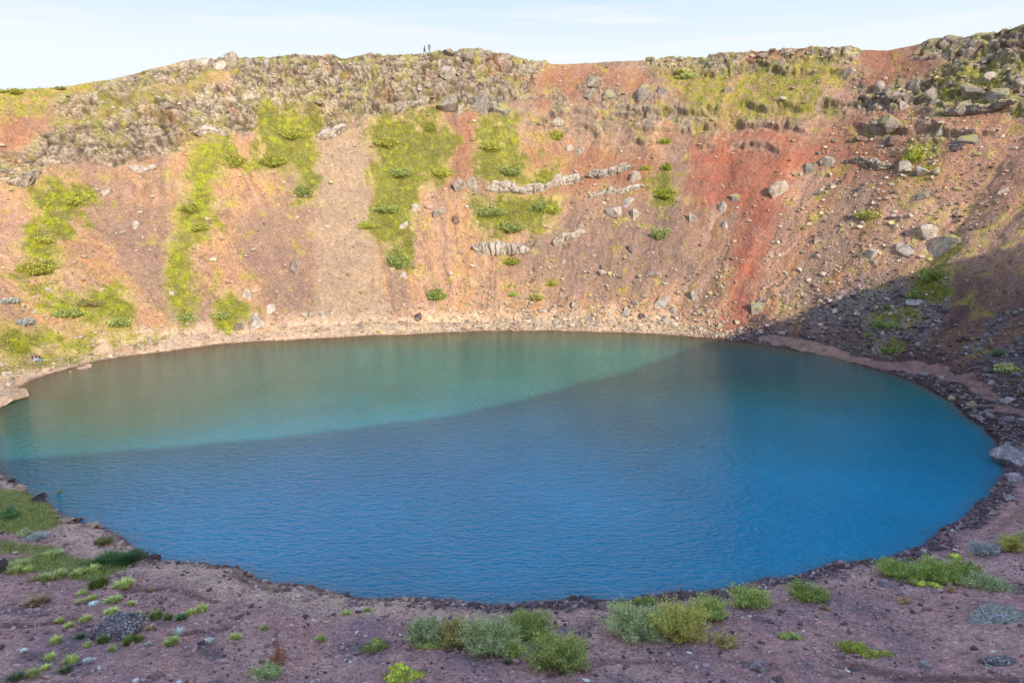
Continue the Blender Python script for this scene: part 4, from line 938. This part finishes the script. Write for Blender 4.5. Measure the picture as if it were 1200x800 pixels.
# tufts and moss mats on the near slope
def tuft_mesh(seed, kind, w, h, nb, mat_like=False):
    r = np.random.default_rng(seed); a = r.uniform(0, 6.28, nb); q = np.sqrt(r.random(nb))
    bx, by = q * np.cos(a) * w * .34, q * np.sin(a) * w * .3
    L = h * r.uniform(.6, 1.15, nb) * (1 - .45 * q * q)
    lean = q * .75 + .1; dx, dy = np.cos(a) * lean + r.normal(size=nb) * .22, np.sin(a) * lean + r.normal(size=nb) * .22
    wd = r.uniform(.018, .034, nb); px_, py_ = -np.sin(a) * wd, np.cos(a) * wd
    base = np.stack([bx, by, np.full(nb, -.03)], 1); mid = base + np.stack([dx * .35, dy * .35, np.ones(nb)], 1) * (L * .55)[:, None]; tip = base + np.stack([dx, dy, np.full(nb, .92)], 1) * L[:, None]
    s = np.stack([px_, py_, np.zeros(nb)], 1)
    V = np.stack([base - s, base + s, mid + s * .8, mid - s * .8, tip], 1).reshape(-1, 3)
    F = []
    i = np.arange(nb) * 5
    F = np.concatenate([np.stack([i, i + 1, i + 2, i + 3], 1), np.stack([i + 3, i + 2, i + 4, i + 4], 1)])
    cols = np.array(PAL[kind])[r.integers(0, 3, nb)] * (2.3 if kind in 'pdw' else 1.8) * r.uniform(.75, 1.25, (nb, 1))
    C5 = np.repeat(cols, 5, 0) * np.tile([.45, .45, .9, .9, 1.2], nb)[:, None]
    tri = F[nb:][:, :3]
    return V, F[:nb], tri, C5
def tuft_obj(name, kind, w, h, nb, seed):
    V, q, t, c = tuft_mesh(seed, kind, w, h, nb)
    q2 = np.concatenate([np.stack([q[:, 0], q[:, 1], q[:, 2]], 1), np.stack([q[:, 0], q[:, 2], q[:, 3]], 1), t])
    return mesh_np(name, V, q2, M_LEAF, col=c, link_it=False)
TUFTS = [(18,674,16,12,'p'),(33,671,17,8,'p'),(49,681,16,10,'p'),(66,677,26,9,'p'),(91,676,18,10,'p'),(109,672,18,10,'p'),(115,690,27,14,'v'),(145,689,25,10,'p'),(42,708,30,12,'d'),(54,705,10,8,'g'),(96,699,15,8,'p'),(108,703,13,6,'p'),(93,707,12,6,'p'),(110,708,12,5,'w'),(132,705,22,7,'p'),(154,708,11,7,'p'),(178,693,10,6,'d'),
 (69,728,11,7,'p'),(81,734,13,7,'p'),(100,728,15,8,'p'),(130,718,17,7,'p'),(143,723,17,8,'p'),(128,727,14,8,'p'),(164,720,12,8,'p'),(183,725,18,12,'v'),(197,727,13,9,'g'),(212,728,18,7,'k'),(223,721,13,8,'p'),(236,718,15,11,'p'),(94,747,14,6,'k'),(65,754,15,10,'p'),(102,759,10,8,'p'),(120,753,17,10,'v'),(152,756,20,12,'v'),(165,753,10,9,'v'),(176,739,12,6,'d'),(131,765,12,9,'p'),(209,746,14,9,'w'),(200,759,21,9,'p'),(174,760,8,6,'w'),(58,774,14,11,'p'),(83,778,18,12,'p'),(53,784,13,6,'p'),(76,788,22,7,'b'),(38,792,18,12,'p'),(20,794,22,10,'b'),(26,767,11,4,'w'),(104,778,13,5,'w'),
 (309,738,10,7,'p'),(376,747,15,6,'p'),(275,749,17,6,'p'),(245,754,11,6,'w'),(405,720,13,5,'p'),(430,716,13,4,'p'),(594,777,13,6,'b'),(322,792,18,9,'p'),(120,637,30,6,'o'),(20,664,30,5,'p'),(60,651,26,5,'p')]
COLN = {'p': 'pale', 'v': 'bright green', 'd': 'dull straw coloured', 'g': 'green', 'w': 'grey white', 'b': 'blue green', 'k': 'dark green', 'o': 'brownish'}
ORD = ['nearest', 'second nearest', 'third nearest', 'fourth nearest', 'fifth nearest', 'sixth nearest', 'seventh nearest', 'eighth nearest', 'ninth nearest', 'tenth nearest', 'eleventh nearest', 'twelfth nearest', 'thirteenth nearest', 'fourteenth nearest', 'fifteenth nearest']
def side(t):
    dx, dy = t[0] - 137, (t[1] - 742) * 1.6
    if t[0] > 260: return 'far to the right of'
    if dx * dx + dy * dy < 38 ** 2 and dy > 0: return 'close in front of'
    s_ = 'left' if dx < 0 else 'right'
    if dy < -75: return f'in the rows far behind and {s_} of'
    if dy < -18: return f'behind and {s_} of'
    if dy > 18: return f'in front and {s_} of'
    return f'straight {s_} of'
groups = {}
for t in TUFTS: groups.setdefault((t[4], side(t)), []).append(t)
protos = {}
for (kd, sd), ts in groups.items():
    ts.sort(key=lambda t: math.hypot(t[0] - 137, t[1] - 738))
    for i, (px, py, w_, h_, _) in enumerate(ts):
        pos, _n = ground_at(px, py - 1); u = px_size(pos); v = random.randint(0, 2)
        if (kd, v) not in protos: protos[kd, v] = tuft_obj('grass_tuft', kd, .8, .4, 230, 40 + v + 7 * ord(kd))
        o = protos[kd, v].copy(); COL.objects.link(o)
        o.location = pos; o.scale = (w_ * u / .8, w_ * u / .8 * .8, h_ * u / .36); o.rotation_euler = (0, 0, vframe(pos) + random.uniform(-.3, .3) + (math.pi if random.random() < .5 else 0))
        o['label'] = f'{COLN[kd]} tuft {sd} the lichened boulder' + (f', {ORD[i]}' if len(ts) > 1 else ''); o['category'] = 'grass tuft'; o['group'] = 'grass tufts on the near slope'
def mound(px, py, w, h, kind, label, nb):
    pos, _ = ground_at(px, py); u = px_size(pos); V, q, t, c = tuft_mesh(77, kind, 1.0, 1.0, nb)
    q2 = np.concatenate([np.stack([q[:, 0], q[:, 1], q[:, 2]], 1), np.stack([q[:, 0], q[:, 2], q[:, 3]], 1), t])
    b0 = np.repeat(V[0::5], 5, 0) * .5 + np.repeat(V[1::5], 5, 0) * .5; rel = V - b0
    W_, H_ = w * u, h * u
    V = b0 * np.array([W_ * 1.35, W_ * .62, 0]) + rel * np.array([1.0, 1.0, 1.0]) * np.array([.55 * H_, .55 * H_, .75 * H_])
    lum = .75 + .9 * pnoise(b0[:, 0] * 5.5, b0[:, 1] * 5.5, b0[:, 0] * 0 + 3.3) + .35 * pnoise(b0[:, 0] * 15, b0[:, 1] * 15, b0[:, 0] * 0); V = V - rel * np.array([.55 * H_, .55 * H_, .75 * H_]) * (1 - np.clip(lum, .3, 1.25))[:, None]
    o = mesh_np('grass_mound', V, q2, M_LEAF, col=c); o.location = pos; o.rotation_euler = (0, 0, vframe(pos)); o['label'] = label; o['category'] = 'grass mound'
mound(130, 664, 84, 22, 'k', 'dark green mound of long grass at the left near shore', 5200)
# moss mats: cushions of many short blades
def mat_moss(px, py, w, h, kind, label, height=.16, nb=1500):
    pos, _ = ground_at(px, py); u = px_size(pos); r = np.random.default_rng(int(px * 7 + py)); a = vframe(pos)
    n = 9; ang = r.uniform(0, 6.28, n); rad = np.sqrt(r.random(n)) * .36
    ctr = np.stack([np.cos(ang) * rad * w * u, np.sin(ang) * rad * h * u * 1.6], 1)
    i = r.integers(0, n, nb); loc = ctr[i] + r.normal(size=(nb, 2)) * np.array([w * u * .085, h * u * .20])
    bump_ = np.exp(-((loc - ctr[i]) ** 2).sum(1) / (2 * (w * u * .09) ** 2))
    ca, sa = math.cos(a), math.sin(a); X_ = loc[:, 0] * ca - loc[:, 1] * sa; Y_ = loc[:, 0] * sa + loc[:, 1] * ca
    Zg = np.array([grid_pos(*[float(q) for q in (lambda p, rr_: (p, rr_ - rB(p)))(*polar(pos[0] + x, pos[1] + y))])[0][2] for x, y in zip(X_[::10], Y_[::10])])
    zg = np.repeat(Zg, 10)[:nb] - pos[2]
    cen = np.stack([X_, Y_, zg + .02 + bump_ * height * r.uniform(.3, 1, nb)], 1)
    V, F = leaf_quads(cen, r.uniform(.07, .15, nb), .45, np.tile([0, 0, 1.], (nb, 1)), .7)
    col = pal(nb, PAL[kind]) * 1.75 * (.6 + .6 * bump_)[:, None]
    o = mesh_np('moss_mat', V, F, M_LEAF, col=np.repeat(col, 4, 0)); o.location = pos; o['label'] = label; o['category'] = 'moss'
    return o
PAL['q'] = [(.42, .45, .10), (.50, .52, .15), (.35, .38, .07)]
mat_moss(1018, 767, 78, 15, 'q', 'large lime yellow moss mat on the gravel at lower right', nb=2600)
mat_moss(924, 749, 34, 8, 'p', 'small pale moss mat left of the large lime one')
mat_moss(1090, 686, 38, 9, 'q', 'yellow moss mat in front of the row of green shrubs')
mat_moss(1070, 683, 24, 5, 'p', 'thin pale moss strip left of the yellow moss mat by the shrub row')
mat_moss(472, 794, 54, 18, 'q', 'bright lime moss mat cut by the bottom border left of centre', nb=2200)
mat_moss(467, 784, 28, 9, 'q', 'smaller lime moss mat just above the one at the bottom border')
mat_moss(437, 759, 50, 15, 'p', 'thick pale grass mat left of the left near shrub cluster', height=.4, nb=2600)
mat_moss(505, 757, 54, 8, 'p', 'pale low grass strip in front of the blue green shrub', height=.25, nb=1800)
mat_moss(1120, 652, 20, 6, 'q', 'small yellow green moss mat under the whitish shrub', nb=800)
# ------------------------------------------------------------------ people
def flat_mat(name, col):
    m, nt, b = new_mat(name); f = noise(nt, geo_pos(nt), 14, 3, .6)
    nt.links.new(mixc(nt, col, ramp(nt, f, [(.3, .75), (.7, 1.15)]), 1.0, 'MULTIPLY'), b.inputs['Base Color']); b.inputs['Roughness'].default_value = .8; return m
M_SKIN = flat_mat('skin', (.55, .34, .25)); M_HAIR = flat_mat('hair', (.04, .028, .02)); M_EYE = flat_mat('eyes', (.03, .02, .02))
def skin_mesh(name, verts, edges, radii, mat, parent=None, root=0):
    me = bpy.data.meshes.new(name); me.from_pydata(verts, edges, []); me.materials.append(mat)
    o = bpy.data.objects.new(name, me); link(o, parent)
    m = o.modifiers.new('body', 'SKIN'); m.use_smooth_shade = True
    me.skin_vertices[0].data[root].use_root = True
    for i, r in enumerate(radii): me.skin_vertices[0].data[i].radius = (r, r)
    s = o.modifiers.new('smooth', 'SUBSURF'); s.levels = 1; s.render_levels = 1
    return o
def person(pos, face, J, colors, label, group):
    """J: joint positions; face: heading of the body"""
    names = ['pelvis', 'belly', 'chest', 'neck', 'head', 'crown', 'shL', 'elL', 'wrL', 'shR', 'elR', 'wrR', 'hiL', 'knL', 'anL', 'toL', 'hiR', 'knR', 'anR', 'toR']
    R_ = dict(pelvis=.13, belly=.12, chest=.14, neck=.055, head=.092, crown=.085, shL=.065, shR=.065, elL=.045, elR=.045, wrL=.03, wrR=.03, hiL=.095, hiR=.095, knL=.06, knR=.06, anL=.04, anR=.04, toL=.035, toR=.035)
    E_ = [('pelvis', 'belly'), ('belly', 'chest'), ('chest', 'neck'), ('neck', 'head'), ('head', 'crown'), ('chest', 'shL'), ('shL', 'elL'), ('elL', 'wrL'), ('chest', 'shR'), ('shR', 'elR'), ('elR', 'wrR'), ('pelvis', 'hiL'), ('hiL', 'knL'), ('knL', 'anL'), ('anL', 'toL'), ('pelvis', 'hiR'), ('hiR', 'knR'), ('knR', 'anR'), ('anR', 'toR')]
    vs = [Vector(J[n]) for n in names]; rs = [R_[n] for n in names]; es = [(names.index(a), names.index(b)) for a, b in E_]
    for sd in 'LR':
        wv = Vector(J['wr' + sd]); dv = (wv - Vector(J['el' + sd])).normalized(); lat = dv.cross(Vector((0, 1, .2))).normalized(); iw = names.index('wr' + sd)
        pal_ = len(vs); vs.append(wv + dv * .06); rs.append(.034); es.append((iw, pal_))
        for f, (o_, L) in enumerate(((-.03, .075), (-.011, .09), (.01, .085), (.03, .068))):
            vs.append(wv + dv * (.085 + .0) + lat * o_); rs.append(.010); es.append((pal_, len(vs) - 1)); vs.append(wv + dv * (.085 + L) + lat * o_ * 1.15 + Vector((0, .015, -.01))); rs.append(.008); es.append((len(vs) - 2, len(vs) - 1))
        vs.append(wv + dv * .075 - lat * .055); rs.append(.010); es.append((pal_, len(vs) - 1))
    hd = Vector(J['head']); vs.append(hd + Vector((0, .115, .0))); rs.append(.016); es.append((4, len(vs) - 1))     # nose
    body = skin_mesh('person', [tuple(v) for v in vs], es, rs, M_SKIN)
    body.location = pos; body.rotation_euler = (0, 0, face); body['label'] = label; body['category'] = 'person'; body['group'] = group
    def sub(nm, ns, grow, mat, root):
        es2 = [(ns.index(a), ns.index(b)) for a, b in E_ if a in ns and b in ns]
        skin_mesh(nm, [J[n] for n in ns], es2, [R_[n] + grow for n in ns], mat, body, ns.index(root))
    sub('jacket', ['belly', 'chest', 'shL', 'elL', 'wrL', 'shR', 'elR', 'wrR'], .025, colors[0], 'chest')
    sub('trousers', ['pelvis', 'hiL', 'knL', 'anL', 'hiR', 'knR', 'anR'], .022, colors[1], 'pelvis')
    for sd in 'LR':
        a, t = Vector(J['an' + sd]), Vector(J['to' + sd]); skin_mesh('shoe', [tuple(a), tuple(a.lerp(t, .5)), tuple(t)], [(0, 1), (1, 2)], [.055, .05, .045], M_HAIR, body)
    V, F = ICO[3]; c = np.array(J['crown']); keep = (V[:, 2] > -.15) | (V[:, 1] < -.25); f = F[keep[F].all(1)]; u, inv = np.unique(f, return_inverse=True)
    mesh_np('hair', V[u] * np.array([.108, .118, .12]) + (np.array(J['head']) * .5 + c * .5) + np.array([0, -.012, .02]), inv.reshape(f.shape), M_HAIR, body, smooth=True)
    for s_ in (-1, 1):
        V, F = ICO[1]; mesh_np('eye', V * .013 + np.array(J['head']) + np.array([s_ * .035, .085, .03]), F, M_EYE, body)
    return body
ST = dict(pelvis=(0,0,.96), belly=(0,.01,1.14), chest=(0,0,1.36), neck=(0,0,1.50), head=(0,.02,1.60), crown=(0,.01,1.68), shL=(-.19,0,1.42), elL=(-.24,-.02,1.13), wrL=(-.23,.10,.90), shR=(.19,0,1.42), elR=(.24,-.02,1.13), wrR=(.23,.12,.91), hiL=(-.09,0,.92), knL=(-.10,.03,.50), anL=(-.10,-.02,.08), toL=(-.11,.14,.04), hiR=(.09,0,.92), knR=(.10,.03,.50), anR=(.11,-.02,.08), toR=(.12,.14,.04))
WK = dict(ST); WK.update(knL=(-.10,.16,.52), anL=(-.10,.22,.09), toL=(-.10,.37,.05), knR=(.10,-.02,.50), anR=(.10,-.26,.12), toR=(.10,-.13,.04), elL=(-.24,-.14,1.15), wrL=(-.23,-.05,.92), elR=(.24,.08,1.15), wrR=(.23,.24,.98), chest=(0,.05,1.36), neck=(0,.08,1.50), head=(0,.11,1.60), crown=(0,.10,1.68), shL=(-.19,.03,1.42), shR=(.19,.07,1.42))
SI = dict(pelvis=(0,0,.14), belly=(0,-.03,.32), chest=(0,-.02,.54), neck=(0,.02,.68), head=(0,.05,.78), crown=(0,.05,.86), shL=(-.19,0,.60), elL=(-.25,.12,.36), wrL=(-.14,.30,.36), shR=(.19,0,.60), elR=(.25,.12,.36), wrR=(.14,.30,.36), hiL=(-.09,.06,.14), knL=(-.11,.46,.36), anL=(-.11,.82,.08), toL=(-.12,.95,.14), hiR=(.09,.06,.14), knR=(.11,.47,.32), anR=(.13,.84,.06), toR=(.14,.97,.12))
def put(px, py, back=0.0):
    pos, _ = ground_at(px, py); return Vector(pos)
def rimpos(px):
    d = ray(px, 60); L = math.hypot(d[0], d[1]); s = march_curve(0, 0, d[0] / L, d[1] / L, rimr)
    pp, _ = polar(d[0] / L * s, d[1] / L * s); best = max((grid_pos(float(pp), float(Wr(pp)) + o)[0] for o in np.arange(-1.2, 2.2, .2)), key=lambda p: (p[2] - CAM_H) / math.hypot(p[0], p[1]))
    return Vector(best)
M_TEAL = flat_mat('teal jacket', (.05, .10, .09)); M_NAVY = flat_mat('navy jacket', (.05, .055, .09)); M_GREYT = flat_mat('grey trousers', (.25, .24, .24)); M_DARKT = flat_mat('dark trousers', (.06, .075, .07))
M_BLACKJ = flat_mat('black jacket', (.035, .028, .038)); M_PLUM = flat_mat('plum jacket', (.08, .05, .065)); M_JEAN = flat_mat('light jeans', (.45, .55, .68)); M_JEAN2 = flat_mat('blue jeans', (.22, .32, .48))
person(rimpos(498.5), -1.9, WK, (M_TEAL, M_DARKT), 'person in dark teal walking along the crater rim, left of two hikers', 'hikers on the rim')
person(rimpos(504), .3, ST, (M_NAVY, M_GREYT), 'person in dark top and grey trousers standing on the rim, right of two hikers', 'hikers on the rim')
person(put(42, 420), -2.35, SI, (M_BLACKJ, M_JEAN), 'person in black jacket and light jeans sitting on the left shore slope', 'couple sitting on the shore')
person(put(46.5, 420), -2.2, SI, (M_PLUM, M_JEAN2), 'person in plum jacket and blue jeans sitting close to a companion on the right', 'couple sitting on the shore')
